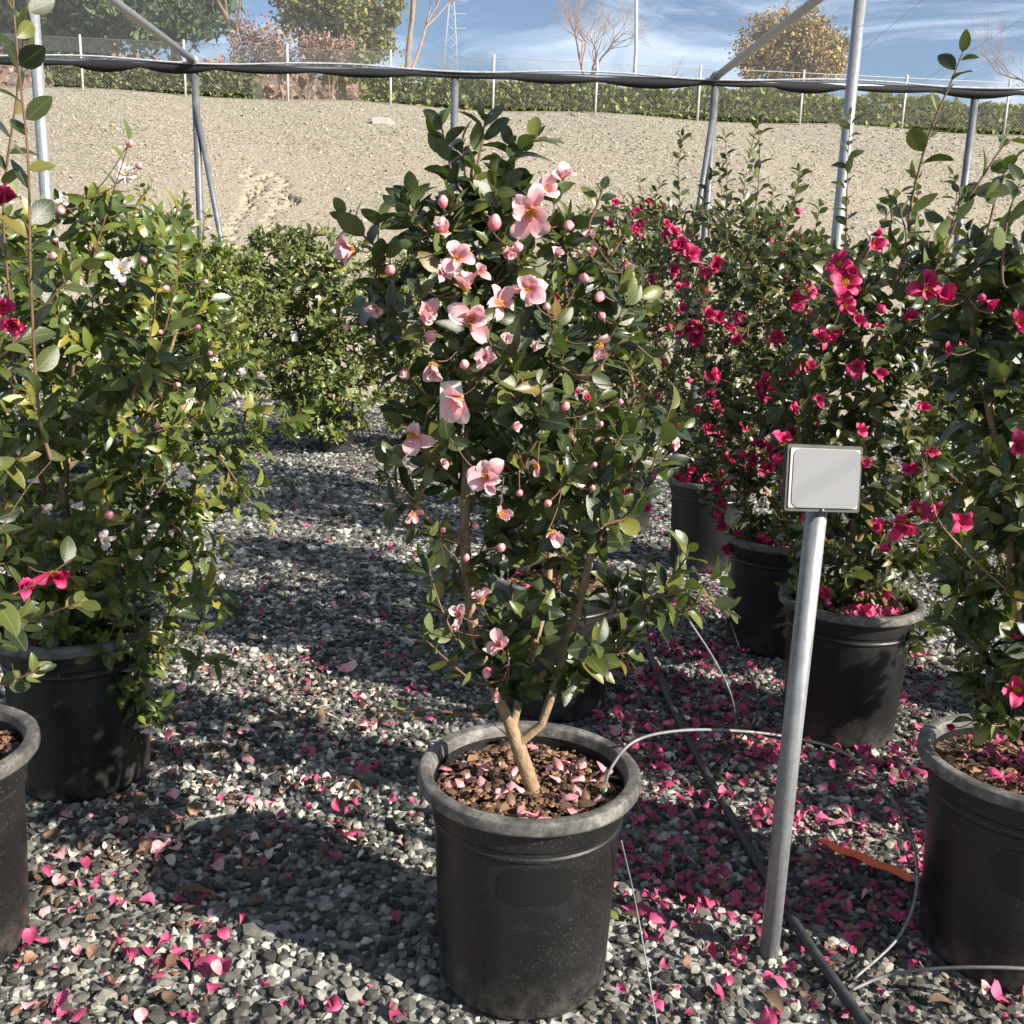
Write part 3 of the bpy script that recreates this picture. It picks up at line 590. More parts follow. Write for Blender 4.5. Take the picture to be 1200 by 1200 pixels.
# light pole and far pylon
lp = at_y(742, 108, 36); lp[2] = 5.7
e = empty('light_pole', lp, 'slim grey light pole behind the hedge beside the bare tree', 'pole')
link('shaft', t_mesh('shaft', tube([lp, lp + [0.02, 0, 3], at_y(746, -60, 36)], [0.07, 0.06, 0.05], 8)), MAT['fence_post'], e, lp)
link('base_sleeve', t_mesh('base_sleeve', tube([lp, lp + [0, 0, 0.8]], 0.10, 8)), MAT['fence_post'], e, lp)
pt = at_y(528, 98, 300); e = empty('power_pylon', pt, 'faint lattice power pylon far behind, right of the tall bare trunk', 'pylon'); ts = []; ht = at_y(528, -8, 300)[2] - pt[2]
for sx in (-1, 1):
    for sy in (-1, 1): ts.append(tube([pt + [sx * 2.2, sy * 2.2, 0], pt + [sx * .5, sy * .5, ht]], 0.05, 4))
for k in range(9):
    z0, z1 = ht * k / 9, ht * (k + 1) / 9; w0, w1 = 2.2 - 1.7 * k / 9, 2.2 - 1.7 * (k + 1) / 9
    ts += [tube([pt + [-w0, -w0, z0], pt + [w1, -w1, z1]], 0.03, 3), tube([pt + [w0, -w0, z0], pt + [-w1, -w1, z1]], 0.03, 3)]
link('lattice', t_mesh('lattice', merge(ts)), MAT['fence_post'], e, pt)
link('cross_arm', t_mesh('cross_arm', merge([tube([pt + [-4, 0, ht * q_], pt + [4, 0, ht * q_]], 0.05, 4) for q_ in (0.62, 0.78, 0.93)])), MAT['fence_post'], e, pt)
# pale litter on the bank
bp = at_y(447, 140, 27.5); bp[2] = embank_z(bp[0], bp[1]) + 0.09
tag(link('concrete_block', t_mesh('concrete_block', merge([box(bp, (0.42, 0.3, 0.16)), box(bp + [0.25, 0, -0.04], (0.14, 0.22, 0.1))]), False), simple('pale_concrete', (0.42, 0.40, 0.36), 0.9)), 'small pale concrete block lying on the gravel bank below the fence', 'block')

# ------------------------------------------------------------------ pots
POT_H = 0.452
BODY = [(0.0, 0.012), (0.150, 0.010), (0.162, 0.0), (0.170, 0.012), (0.1715, 0.03), (0.176, 0.13), (0.1815, 0.25), (0.1850, 0.350), (0.1900, 0.355), (0.1905, 0.360), (0.1885, 0.364), (0.1890, 0.372), (0.1930, 0.377), (0.1935, 0.381), (0.1950, 0.425), (0.190, 0.428), (0.186, 0.38), (0.178, 0.30), (0.176, 0.29)]
RIM = [(0.1955, 0.425), (0.2150, 0.4235), (0.2185, 0.4250), (0.2205, 0.4290), (0.2208, 0.4400), (0.2190, 0.4475), (0.2150, 0.4505), (0.2070, 0.4520), (0.1960, 0.4500), (0.1925, 0.4465), (0.1905, 0.440), (0.1885, 0.428)]
body_t = lathe(BODY, 64); rim_t = lathe(RIM, 64, close=True)
def soft(me):
    me.set_sharp_from_angle(angle=math.radians(24)); return me
body_me = t_mesh('pot_body', body_t); body_me.materials.append(MAT['pot']); soft(body_me)
rim_me = t_mesh('pot_rim', rim_t); rim_me.materials.append(MAT['rim']); soft(rim_me)
r4 = np.random.default_rng(8)
def soil_mesh():
    rr = np.linspace(0, 0.1885, 12); an = np.arange(40) * 2 * math.pi / 40; V = [(0, 0, 0.402)]; fs = []
    for i, q in enumerate(rr[1:]):
        for a in an: V.append((q * math.cos(a), q * math.sin(a), 0.400 + r4.normal(0, 0.004) + 0.008 * math.sin(a * 3 + q * 20)))
    for j in range(40): fs.append((0, 1 + j, 1 + (j + 1) % 40))
    for i in range(10):
        for j in range(40): fs.append((1 + i * 40 + j, 1 + i * 40 + (j + 1) % 40, 1 + (i + 1) * 40 + (j + 1) % 40, 1 + (i + 1) * 40 + j)[::-1][::-1])
    return t_mesh('soil', T(V, fs))
soil_me = soil_mesh(); soil_me.materials.append(MAT['soil'])
def chips_mesh(n, z=0.404):
    rad = 0.18 * np.sqrt(r4.random(n)); a = r4.uniform(0, 6.28, n); P = np.stack([rad * np.cos(a), rad * np.sin(a), z + r4.uniform(0, 0.014, n)], -1)
    V, L, tt = stones(P, r4.lognormal(math.log(0.0125), 0.45, n).clip(0.005, 0.035), r4, ico=False, flat=0.45); return to_mesh('bark_mulch', V, L, tt, smooth=False)
chips_me = chips_mesh(1100); chips_me.materials.append(MAT['chips'])
POT = {}
def patch_t(ang, width, z0, z1, n=14):
    """rounded panel hugging the pot wall"""
    V = []; fs = []; hw = width / 2; rr = min(hw, (z1 - z0) / 2) * 0.75; rows = 12
    for j in range(rows + 1):
        z = z0 + (z1 - z0) * j / rows; dz = max(0, rr - min(z - z0, z1 - z)); cut = rr - math.sqrt(max(0, rr * rr - dz * dz))
        for i in range(n + 1):
            s = (-1 + 2 * i / n) * (hw - cut); R = np.interp(z, [0.03, 0.13, 0.25, 0.352], [0.1715, 0.176, 0.1815, 0.1855]) + 0.0008; a = ang + s / R
            V.append((R * math.cos(a), R * math.sin(a), z))
    for j in range(rows):
        for i in range(n): fs.append((j * (n + 1) + i, j * (n + 1) + i + 1, (j + 1) * (n + 1) + i + 1, (j + 1) * (n + 1) + i))
    return T(V, fs)
def pot(key, label, rot=0.0, tilt=(0, 0), s=1.0, chips=True, patch=None):
    x, y = POT_SPOTS[key]; e = empty('plant_pot', (x, y, 0.004), label, 'pot', 'black nursery pots'); e.rotation_euler = (tilt[0], tilt[1], rot); e.scale = (s, s, s)
    for nm, me in (('body', body_me), ('rim', rim_me), ('soil', soil_me)):
        o = bpy.data.objects.new(nm, me); o.parent = e; COL.objects.link(o)
    if chips:
        o = bpy.data.objects.new('bark_mulch', chips_me); o.parent = e; COL.objects.link(o); tag(o, kind='stuff')
    if patch:
        o = link('blank_panel', t_mesh('blank_panel', patch_t(*patch)), MAT['patch']); o.parent = e
    POT[key] = e; return e
pot('main', 'black nursery pot with worn grey rim in the middle foreground', 0.4, patch=(math.radians(-88) - 0.4 + 0.06, 0.145, 0.262, 0.340))
pot('left', 'black nursery pot with white camellia blooms hanging over it, on the left', 1.1)
pot('edge', 'dusty black nursery pot cut off by the left edge of the photo', 2.1)
pot('near_right', 'speckled dusty black nursery pot cut off by the right edge', 0.8, patch=(math.radians(-112) - 0.8, 0.12, 0.225, 0.325))
pot('right_two', 'black nursery pot full of fallen magenta petals, behind the sign post', 2.7, patch=(math.radians(-110) - 2.7, 0.11, 0.27, 0.34))
pot('right_three', 'shaded black nursery pot second behind the sign post', 0.2, patch=(math.radians(-112) - 0.2, 0.13, 0.20, 0.33))
pot('right_four', 'black nursery pot heaped with magenta petals, right of the main plant', 1.9, patch=(math.radians(-100) - 1.9, 0.10, 0.2, 0.33))
pot('behind', 'black nursery pot directly behind the main potted camellia', 3.0)
pot('back_dark', 'black nursery pot in deep shade, left of the petal-filled pot', 2.0, chips=False)
pot('far_mid', 'small dark nursery pot standing far back on the gravel path', 0.3, s=0.78, chips=False)
pot('far_center', 'small dark nursery pot far back, hidden behind the main plant', 0.8, s=0.78, chips=False)
pot('far_right', 'dark nursery pot half hidden behind the right edge plant', 0.9)
pot('left_back', 'dark nursery pot hidden behind the white camellia bush', 1.2, chips=False)
pot('left_far', 'dark nursery pot at the foot of the farthest left bush', 1.9, chips=False)

# ------------------------------------------------------------------ leaves, flowers (templates)
def leaf_t(width=0.5, fold=0.22, droop=0.15, tip=0.9, twist=0.0, rows=(0.0, 0.14, 0.32, 0.55, 0.78, 0.93, 1.0)):
    V = []; uv = []; fs = []; ids = []
    for t in rows:
        wv = width * 0.5 * (math.sin(math.pi * min(1, t ** tip)) ** 0.72) if 0 < t < 1 else 0
        zc = -droop * t * t + 0.03 * math.sin(t * 3)
        if wv == 0: V.append((0, t, zc)); uv.append((0.5, t)); ids.append([len(V) - 1])
        else:
            row = []
            for s in (-1, 0, 1):
                z = zc + abs(s) * fold * wv + twist * s * wv * t; V.append((s * wv, t, z)); uv.append((0.5 + 0.5 * s, t)); row.append(len(V) - 1)
            ids.append(row)
    for a, b in zip(ids[:-1], ids[1:]):
        if len(a) == 1: fs += [(a[0], b[1], b[0]), (a[0], b[2], b[1])]
        elif len(b) == 1: fs += [(a[0], a[1], b[0]), (a[1], a[2], b[0])]
        else: fs += [(a[0], a[1], b[1], b[0]), (a[1], a[2], b[2], b[1])]
    return T(V, fs, uv)
LEAF_BROAD = [leaf_t(0.60, 0.20, 0.10), leaf_t(0.54, 0.35, 0.22, 0.92, 0.15), leaf_t(0.58, 0.10, -0.06, 0.95, -0.1), leaf_t(0.50, 0.5, 0.30, 0.9, 0.2)]
LEAF_POINT = [leaf_t(0.46, 0.25, 0.16, 0.80), leaf_t(0.42, 0.40, 0.28, 0.82, 0.2), leaf_t(0.48, 0.15, 0.02, 0.85, -0.15), leaf_t(0.40, 0.45, 0.35, 0.8)]
LEAF_SMALL = [leaf_t(0.5, 0.2, 0.12, 0.9, rows=(0, 0.3, 0.7, 1.0)), leaf_t(0.48, 0.4, 0.2, 0.9, rows=(0, 0.3, 0.7, 1.0))]
def petal_t(width=0.85, cup=0.25, curl=0.2, notch=0.08, wave=0.03, ph=0.0, nr=7, nc=5):
    V = []; uv = []; fs = []; ts = [0, .18, .38, .60, .80, .94, 1.0] if nr == 7 else list(np.linspace(0, 1, nr))
    for i, t in enumerate(ts):
        hw = width * 0.5 * float(np.interp(t, [0, .18, .38, .60, .80, .94, 1.0], [.16, .50, .80, .98, .94, .66, .34]))
        for j in range(nc):
            s = -1 + 2 * j / (nc - 1); yy = t - (notch * 0.6 * (1 - abs(s)) if i == nr - 1 else 0) - 0.05 * s * s * t
            z = cup * (s * s) * hw + 0.35 * cup * math.sin(t * 1.8) - curl * max(0, t - 0.45) ** 2 * 2 + wave * math.sin(s * 4 + t * 7 + ph) * t
            V.append((s * hw, yy, z)); uv.append((0.5 + 0.5 * s, t))
    for i in range(nr - 1):
        for j in range(nc - 1): fs.append((i * nc + j, i * nc + j + 1, (i + 1) * nc + j + 1, (i + 1) * nc + j))
    return T(V, fs, uv)
PETALS = [petal_t(0.82, 0.28, 0.30, 0.10, 0.06, 0), petal_t(0.76, 0.45, -0.2, 0.05, 0.07, 2), petal_t(0.88, 0.15, 0.6, 0.12, 0.08, 4), petal_t(0.68, 0.55, 0.1, 0.06, 0.06, 1)]
PETALS_NARROW = [petal_t(0.5, 0.2, 0.3, 0.05, 0.03, 0), petal_t(0.46, 0.3, 0.1, 0.08, 0.05, 3)]
def flower_axes(k, n, theta, jit=0.0):
    """petal frame inside a flower whose axis is z; theta = lean from the axis"""
    a = 2 * math.pi * k / n + jit; out = np.array([math.cos(a), math.sin(a), 0]); d = math.sin(theta) * out + math.cos(theta) * np.array([0, 0, 1.0])
    u = np.array([-math.sin(a), math.cos(a), 0]); u = -u; nn = np.cross(u, d); return np.stack([u, d, nn], -1)
def stamens_t(n=46, seed=0):
    r = np.random.default_rng(seed); ts = []
    for i in range(n):
        a = i * 2.39996; q = math.sqrt((i + .5) / n); lean = 0.75 * q; d = norm(np.array([math.cos(a) * math.sin(lean), math.sin(a) * math.sin(lean), math.cos(lean)]) + r.normal(0, .05, 3))
        p0 = np.array([math.cos(a), math.sin(a), 0]) * 0.08 * q; L_ = r.uniform(0.34, 0.46) * (1 - 0.15 * q); p1 = p0 + d * L_
        tt = tube([p0, p1], [0.014, 0.010], 3, caps=False); tt.mat[:] = 1; ts.append(tt)
        o = T(OCT * [0.036, 0.036, 0.046] + p1, OCTF); ts.append(o)
    return merge(ts)
STAM = stamens_t(); stam_me = t_mesh('stamens', STAM); stam_me.materials.append(MAT['stamen']); stam_me.materials.append(MAT['stamen_stalk'])
def calyx_t():
    ts = [lathe([(0, -0.14), (0.06, -0.12), (0.12, -0.05), (0.11, 0.03), (0.0, 0.05)], 10)]
    for k in range(5):
        R = flower_axes(k, 5, 0.9); ts.append(bulk(T(petal_t(0.9, 0.5, -0.2, 0, 0, 0, 4, 3).V, [tuple(f) for f in petal_t(0.9, 0.5, -0.2, 0, 0, 0, 4, 3).loops.reshape(-1, 4)]), (R * 0.22)[None], np.array([[0, 0, -0.11]])))
    return merge(ts)
CALYX = calyx_t(); calyx_me = t_mesh('calyx', CALYX); calyx_me.materials.append(MAT['sepal'])
def bud_t(twist=1.2, col=0):
    """furled bud: overlapping wrapped petals, with sepals at the foot"""
    ts = []; n = 21
    rows = 9; V = []; fs = []; uv = []
    for i in range(rows):
        t = i / (rows - 1); rad = 0.40 * math.sin(math.pi * (0.10 + 0.84 * t)) ** 0.75
        for j in range(n):
            a = 2 * math.pi * j / n + twist * t; rr = rad * (0.93 + 0.22 * (((3 * (a - twist * 2.2 * t)) / (2 * math.pi)) % 1.0)); V.append((rr * math.cos(a), rr * math.sin(a), t * 1.05)); uv.append((j / n, 0.2 + 0.8 * t))
    for i in range(rows - 1):
        for j in range(n): fs.append((i * n + j, i * n + (j + 1) % n, (i + 1) * n + (j + 1) % n, (i + 1) * n + j))
    fs.append(tuple((rows - 1) * n + j for j in range(n)))
    ts.append(T(V, fs, uv))
    for k in range(5):
        p = petal_t(1.0, 0.5, -0.5, 0, 0, 0, 4, 3); R = flower_axes(k, 5, 0.55); q = bulk(p, (R * 0.42)[None], np.array([[0, 0, 0.02]])); q.mat[:] = 1; ts.append(q)
    return merge(ts)
BUD = bud_t()
def col_mesh(name, t, mats, smooth=True):
    me = t_mesh(name, t, smooth)
    for m in mats: me.materials.append(m)
    return me
COLS = {'pink': 'petal_pink', 'magenta': 'petal_magenta', 'white': 'petal_white'}
PETAL_ME = {c: [col_mesh('petal', p, [MAT[m]]) for p in (PETALS_NARROW + PETALS[3:] if c == 'white' else PETALS)] for c, m in COLS.items()}
BUD_ME = {c: col_mesh('bud', BUD, [MAT['bud_pink' if c == 'pink' else m], MAT['sepal']]) for c, m in COLS.items()}
BUD_ME['white'] = col_mesh('bud', BUD, [MAT['bud_pink'], MAT['sepal']])
GBUD_ME = col_mesh('green_bud', BUD, [MAT['sepal'], MAT['sepal']])
def corolla(n, theta, seed):
    r = np.random.default_rng(seed); ts = []
    for k in range(n): ts.append(bulk(PETALS[k % 4], (flower_axes(k, n, theta * r.uniform(.75, 1.2), r.normal(0, .15)) * r.uniform(.85, 1.1))[None], np.zeros((1, 3))))
    for k in range(3): ts.append(bulk(PETALS[k], (flower_axes(k, 3, theta * 0.45, 0.5) * 0.75)[None], np.zeros((1, 3))))
    return merge(ts)
COROLLA_ME = {c: [col_mesh('corolla', corolla(6, th, i), [MAT[m]]) for i, th in enumerate((1.25, 1.0, 0.7))] for c, m in COLS.items()}
def frame_mat(pos, axis, r, s):
    z = norm(axis); u = norm(np.cross(z, r.normal(size=3))); v = np.cross(z, u); m = Matrix.Identity(4)
    for i in range(3): m[i][0], m[i][1], m[i][2], m[i][3] = u[i] * s, v[i] * s, z[i] * s, pos[i]
    return m
def to_m4(R, p=(0, 0, 0)):
    m = Matrix.Identity(4)
    for i in range(3):
        for j in range(3): m[i][j] = R[i, j]
        m[i][3] = p[i]
    return m
def add_flower(plant, base, pos, axis, rad, color, kind, r, detail=True):
    """part: flower (calyx) > petals, stamens; or a bud"""
    if kind in ('bud', 'green'):
        o = bpy.data.objects.new('bud', GBUD_ME if kind == 'green' else BUD_ME[color]); o.parent = plant; o.matrix_basis = Matrix.Translation(-Vector(base)) @ frame_mat(pos, axis, r, rad * (1.5 if kind == 'bud' else 1.1)); COL.objects.link(o); return
    if not detail:
        o = bpy.data.objects.new('flower', r.choice(np.arange(3)) and COROLLA_ME[color][1] or COROLLA_ME[color][int(r.integers(0, 3))]); o.parent = plant
        o.matrix_basis = Matrix.Translation(-Vector(base)) @ frame_mat(pos, axis, r, rad); COL.objects.link(o)
        s = bpy.data.objects.new('stamens', stam_me); s.parent = o; s.scale = (.8,) * 3; COL.objects.link(s); return
    f = bpy.data.objects.new('flower', calyx_me); f.parent = plant; f.matrix_basis = Matrix.Translation(-Vector(base)) @ frame_mat(pos, axis, r, rad); COL.objects.link(f)
    th0 = {'open': 1.22, 'half': 0.72, 'droop': 1.0, 'cup': 0.42}[kind]; n = {'open': 7, 'half': 6, 'droop': 4, 'cup': 7}[kind]
    n = 8 if color == 'white' else max(3, n - int(r.integers(0, 3)))
    for k in range(n):
        p = bpy.data.objects.new('petal', PETAL_ME[color][int(r.integers(0, len(PETAL_ME[color])))]); p.parent = f
        sc_ = r.uniform(0.78, 1.15); jit = r.normal(0, 0.2 if kind != 'droop' else 0.45)
        p.matrix_basis = to_m4(flower_axes(k, n, th0 * r.uniform(0.62, 1.28), jit) @ np.diag([r.uniform(0.68, 1.05), 1, r.uniform(0.6, 1.6)]) * sc_, (0, 0, 0.012 * k)); COL.objects.link(p)
    if kind != 'cup':
        s = bpy.data.objects.new('stamens', stam_me); s.parent = f; s.matrix_basis = Matrix.Translation((0, 0, 0.03)) @ Matrix.Scale(0.82, 4); COL.objects.link(s)

# ------------------------------------------------------------------ plants
def grow(r, trunks, tips, updir=0.5, leafless=0.06):
    pos = []; par = []; plen = []; chains = []
    for tr in trunks:
        p = spline(tr, max(6, int(np.linalg.norm(np.diff(tr, axis=0), axis=1).sum() / 0.035))); ch = []
        start = 0
        if pos:
            dd = np.linalg.norm(np.array(pos) - p[0], axis=1); k = int(np.argmin(dd)); ch = [k]; start = 1
        for q in p[start:]:
            k = ch[-1] if ch else -1; pos.append(q); par.append(k); plen.append(0 if k < 0 else plen[k] + np.linalg.norm(q - pos[k])); ch.append(len(pos) - 1)
        chains.append(ch)
    ok = [True] * len(pos); base = np.array(pos[0]); low = base[2] + 0.10
    for i in range(len(pos)):
        if pos[i][2] < low: ok[i] = False
    order = np.argsort(np.linalg.norm(tips - base, axis=1)); info = []
    for k in order:
        tip = tips[k]; A = np.array(pos); okA = np.array(ok)
        d = np.linalg.norm(A - tip, axis=1); c = d + 0.30 * np.array(plen) + 1.2 * np.clip(A[:, 2] - tip[2] + 0.02, 0, None) + np.where(okA, 0, 9)
        j = int(np.argmin(c)); p0 = A[j]; pd = norm(p0 - np.array(pos[par[j]])) if par[j] >= 0 else np.array([0, 0, 1.0])
        ln = d[j]
        if ln < 0.03: continue
        dr = norm(tip - p0); c1 = p0 + norm(pd * 0.4 + dr) * ln * 0.35; c2 = tip - norm(dr + np.array([0, 0, updir]) + r.normal(0, .2, 3)) * ln * 0.32
        n = max(3, int(ln / 0.035)); ts = np.linspace(0, 1, n + 1)[1:, None]
        pts = (1 - ts) ** 3 * p0 + 3 * (1 - ts) ** 2 * ts * c1 + 3 * (1 - ts) * ts ** 2 * c2 + ts ** 3 * tip
        ch = [j]
        for q in pts:
            pos.append(q); par.append(ch[-1]); plen.append(plen[ch[-1]] + np.linalg.norm(q - pos[ch[-1]])); ch.append(len(pos) - 1); ok.append(np.linalg.norm(q - tip) > leafless)
        chains.append(ch); info.append(len(chains) - 1)
    return np.array(pos), np.array(par), chains, info
def radii(pos, par, r_tip, power=2.3, rmax=0.02):
    acc = np.zeros(len(pos)); has = np.zeros(len(pos), bool); has[par[par >= 0]] = True
    acc[~has] = r_tip ** power
    for i in range(len(pos) - 1, -1, -1):
        if par[i] >= 0: acc[par[i]] += acc[i]
    return np.minimum(acc ** (1 / power), rmax)
def shoot_leaves(r, pts, spacing, length, ang, out, end_tuft=True, size_end=0.75, axis=None):
    """alternate leaves along a shoot, pts from base to tip"""
    seg = np.linalg.norm(np.diff(pts, axis=0), axis=1); S = np.concatenate([[0], np.cumsum(seg)]); tot = S[-1]
    s = tot; phi = r.uniform(0, 6.28); k = 0
    while s > 0:
        p = np.array([np.interp(s, S, pts[:, i]) for i in range(3)]); i = min(len(seg) - 1, max(0, np.searchsorted(S, s) - 1)); t = norm(pts[i + 1] - pts[i])
        u = norm(np.cross(t, [0.3, 0.2, 1]) + 1e-6); v = np.cross(t, u); rad = u * math.cos(phi) + v * math.sin(phi)
        a = r.normal(ang, 0.2) * (0.55 if (k == 0 and end_tuft) else 1); d = norm(t * math.cos(a) + rad * math.sin(a) + np.array([0, 0, -0.08]))
        ow = norm((p - axis) * [1, 1, 0]) if axis is not None else 0; nn = t * 0.45 + np.array([0, 0, 0.32]) + ow * 0.55 + np.array([0.18, -0.12, 0.0]) + r.normal(0, 0.33, 3); nn = norm(nn - d * (nn @ d))
        L_ = length * r.lognormal(0, 0.16) * (size_end if k < 2 else 1); out.append((p + rad * 0.002, d, nn, L_))
        s -= spacing * r.uniform(0.6, 1.3) * (0.5 if k < 3 else 1); phi += 2.4 + r.normal(0, .3); k += 1
PLANTS = {}
def sample_crown(r, prof, Y, n, depth=0.8, dmax=0.6, shell=0.45, thin=None, rough=1.0):
    """prof rows (py, xl, xr) measured on the photo at the plant's distance"""
    prof = np.array(prof, float); ys = prof[:, 0]; W = prof[:, 2] - prof[:, 1]; yy = []
    pts = []; f1, f2, f3 = r.uniform(0, 6.28, 3)
    while len(pts) < n:
        y = r.uniform(ys[0], ys[-1])
        if thin and y > thin[0] and r.random() > thin[1]: continue
        xl, xr = np.interp(y, ys, prof[:, 1]), np.interp(y, ys, prof[:, 2])
        if r.random() > (xr - xl) / W.max(): continue
        c = 0.5 * (xl + xr); hw = 0.5 * (xr - xl); q = r.random() ** shell; a = r.uniform(0, 6.28); v_ = (y - ys[0]) / (ys[-1] - ys[0]); q *= 0.90 + rough * (0.16 * math.sin(v_ * 11 + 2 * a + f1) + 0.10 * math.sin(v_ * 23 - 3 * a + f2)); q *= (1 + 0.30 * rough * r.random()) if r.random() < 0.15 else 1; sx, sy = q * math.cos(a), q * math.sin(a)
        P = at_y(c + hw * sx, y, Y); k = Y / F_PX; P = CAM + (P - CAM) * 1.0; P[1] += sy * min(dmax, hw * k * depth); 
        if P[2] < 0.12: continue
        pts.append(P)
    return np.array(pts)
def front_of(prof, Y, x, y, depth, dmax):
    prof = np.array(prof, float); xl, xr = np.interp(y, prof[:, 0], prof[:, 1]), np.interp(y, prof[:, 0], prof[:, 2]); c, hw = .5 * (xl + xr), max(4, .5 * (xr - xl))
    s = min(1, abs(x - c) / hw); return Y - min(dmax, hw * Y / F_PX * depth) * math.sqrt(max(0.02, 1 - s * s)) * 0.96
def plant(key, label, prof, n_tips, trunks, leaf, leaf_len, mat, seed, color, flowers=(), shoots=(), n_single=300, depth=0.8, dmax=0.5, spacing=0.020, shoot_len=(0.10, 0.22), detail=True, rand_flowers=0, fl_px=(14, 24), updir=0.5, name='camellia', tall=None, r_tip=0.0013, ang=0.95, rmax=0.02, thin=None, rough=1.0):
    r = np.random.default_rng(seed); bx, by = POT_SPOTS[key]; base = np.array([bx, by, 0.40]); e = empty(name, base, label, 'plant', 'potted camellias')
    tips = sample_crown(r, prof, by, n_tips, depth, dmax, thin=thin, rough=rough)
    pos, par, chains, info = grow(r, [np.array(tr) for tr in trunks], tips, updir)
    leaves = []
    for ci in info:
        p = pos[chains[ci]]; L_ = r.uniform(*shoot_len); seg = np.linalg.norm(np.diff(p, axis=0), axis=1); cum = np.cumsum(seg[::-1])[::-1]; k = int(np.sum(cum > L_)); sub = p[k:]
        if len(sub) >= 2: shoot_leaves(r, sub, spacing, leaf_len, ang, leaves, axis=base)
    extra = []
    for sh in shoots:         # long shoots seen on the photo: pixel polyline at an offset from the plant's distance
        pts_px, dy, sz = sh[0], sh[1], sh[2]; W = np.array([at_y(x, y, by + dy) for x, y in pts_px]); j = int(np.argmin(np.linalg.norm(pos - W[0], axis=1) + 0.5 * np.clip(pos[:, 2] - W[0][2], 0, None)))
        full = spline(np.vstack([pos[j], W]), 30); extra.append(full); ln0 = np.linalg.norm(W[0] - pos[j])
        keep = full[int(len(full) / (len(W))):] if ln0 > 0.12 else full
        shoot_leaves(r, keep, spacing * (sh[3] if len(sh) > 3 else 1.5), leaf_len * sz, 0.85, leaves, axis=base)
    rad = radii(pos, par, r_tip, rmax=rmax); tk, tw = [], []
    for ch in chains:
        rr = rad[ch].copy(); 
        if len(ch) > 1: rr[0] = min(rr[0], rr[1] * 1.25)
        g = tube(pos[ch], rr, 8 if rr.max() > 0.006 else 5 if rr.max() > 0.0025 else 4, caps=False); (tk if rr.max() > 0.0032 else tw).append(g)
    for full in extra: link('shoot', t_mesh('shoot', tube(full, np.linspace(0.0034, 0.0014, len(full)), 5, caps=False)), MAT['twig'], e, base)
    P = np.array([l[0] for l in leaves]); D = np.array([l[1] for l in leaves]); NN = np.array([l[2] for l in leaves]); LL = np.array([l[3] for l in leaves])
    # flowers
    fls = []
    for f in flowers:
        x, y, spx, kind = f[:4]; Yf = front_of(prof, by, x, y, depth, dmax) + (f[5] if len(f) > 5 else 0); p = at_y(x, y, Yf); rp = spx * (0.5 if kind in ('bud', 'green') else 0.57) * np.linalg.norm(p - CAM) / F_PX
        v = norm(CAM - p); sun = np.array([SUN_H[0], SUN_H[1], 0.5]); 
        if len(f) > 4 and f[4] is not None: ax = norm(f[4][0] * _rt + f[4][1] * _up + f[4][2] * v)
        else: ax = norm(v * 0.8 + sun * 0.35 + r.normal(0, 0.4, 3) + (np.array([0, 0, -0.5]) if kind == 'droop' else np.array([0, 0, 0.15])))
        fls.append((p, ax, rp, kind))
    cl = None
    for _ in range(rand_flowers):
        row = np.array(prof)
        if cl is None or r.random() < 0.3: y = r.uniform(row[0, 0], row[-1, 0]); cl = (r.uniform(np.interp(y, row[:, 0], row[:, 1]), np.interp(y, row[:, 0], row[:, 2])), y)
        x, y = cl[0] + r.normal(0, 14), float(np.clip(cl[1] + r.normal(0, 12), row[0, 0], row[-1, 0])); p = at_y(x, y, front_of(prof, by, x, y, depth, dmax) + 0.02)
        kind = ['open', 'half', 'bud'][int(r.choice(3, p=[.45, .25, .3]))]; v = norm(CAM - p); rp = r.uniform(*fl_px) * .5 * np.linalg.norm(p - CAM) / F_PX * (0.5 if kind == 'bud' else 1)
        fls.append((p, norm(v * .7 + r.normal(0, .5, 3) + [0.3, 0, 0.2]), rp, kind))
    keep = np.ones(len(P), bool); mid = P + D * (LL * 0.5)[:, None]
    for (p, ax, rp, kind) in fls:      # no leaf grows through or right in front of a bloom
        v = norm(CAM - p); q = mid - p; s = q @ v; off = np.linalg.norm(q - s[:, None] * v, axis=1); keep &= ~((s > -rp * 0.6) & (s < 0.5) & (off < rp * (0.95 if kind != 'green' else 0.5)))
        j = int(np.argmin(np.linalg.norm(pos - p, axis=1))); tw.append(tube(spline([pos[j], 0.5 * (pos[j] + p) + [0, 0, -0.01], p - ax * rp * 0.1], 6), 0.0011, 4, caps=False))
        add_flower(e, base, p, ax, rp, color, kind, r, detail)
    P, D, NN, LL = P[keep], D[keep], NN[keep], LL[keep]
    kp = P[:, 2] > 0.03; P, D, NN, LL = P[kp], D[kp], NN[kp], LL[kp]
    link('trunk', t_mesh('trunk', merge(tk)), MAT['bark'], e, base)
    tag(link('twigs', t_mesh('twigs', merge(tw)), MAT['twig'], e, base), kind='stuff')
    R = np.stack([np.cross(D, NN) * LL[:, None], D * LL[:, None], NN * LL[:, None]], -1)
    view = norm(CAM - P); dist = np.linalg.norm(CAM - P, axis=1); vx, vy, _ = proj(P + D * (LL * .5)[:, None])
    score = LL / dist * (0.3 + np.abs((NN * view).sum(1))) * ((vx > 0) & (vx < 1200) & (vy > 0) & (vy < 1200)) * np.where(P[:, 1] < by + 0.02, 1, 0.3)
    order = np.argsort(-score); single = order[:n_single]; rest = order[n_single:]; var = r.integers(0, len(leaf), len(P))
    mes = []
    for i, t in enumerate(leaf):
        me = bpy.data.meshes.get(f'leaf_{key}_{i}') or t_mesh(f'leaf_{key}_{i}', t); me.materials.append(mat) if not me.materials else None; mes.append(me)
    TB = Matrix.Translation(-Vector(base))
    for k in single:
        o = bpy.data.objects.new('leaf', mes[var[k]]); o.parent = e; o.matrix_basis = TB @ to_m4(R[k], P[k]); COL.objects.link(o)
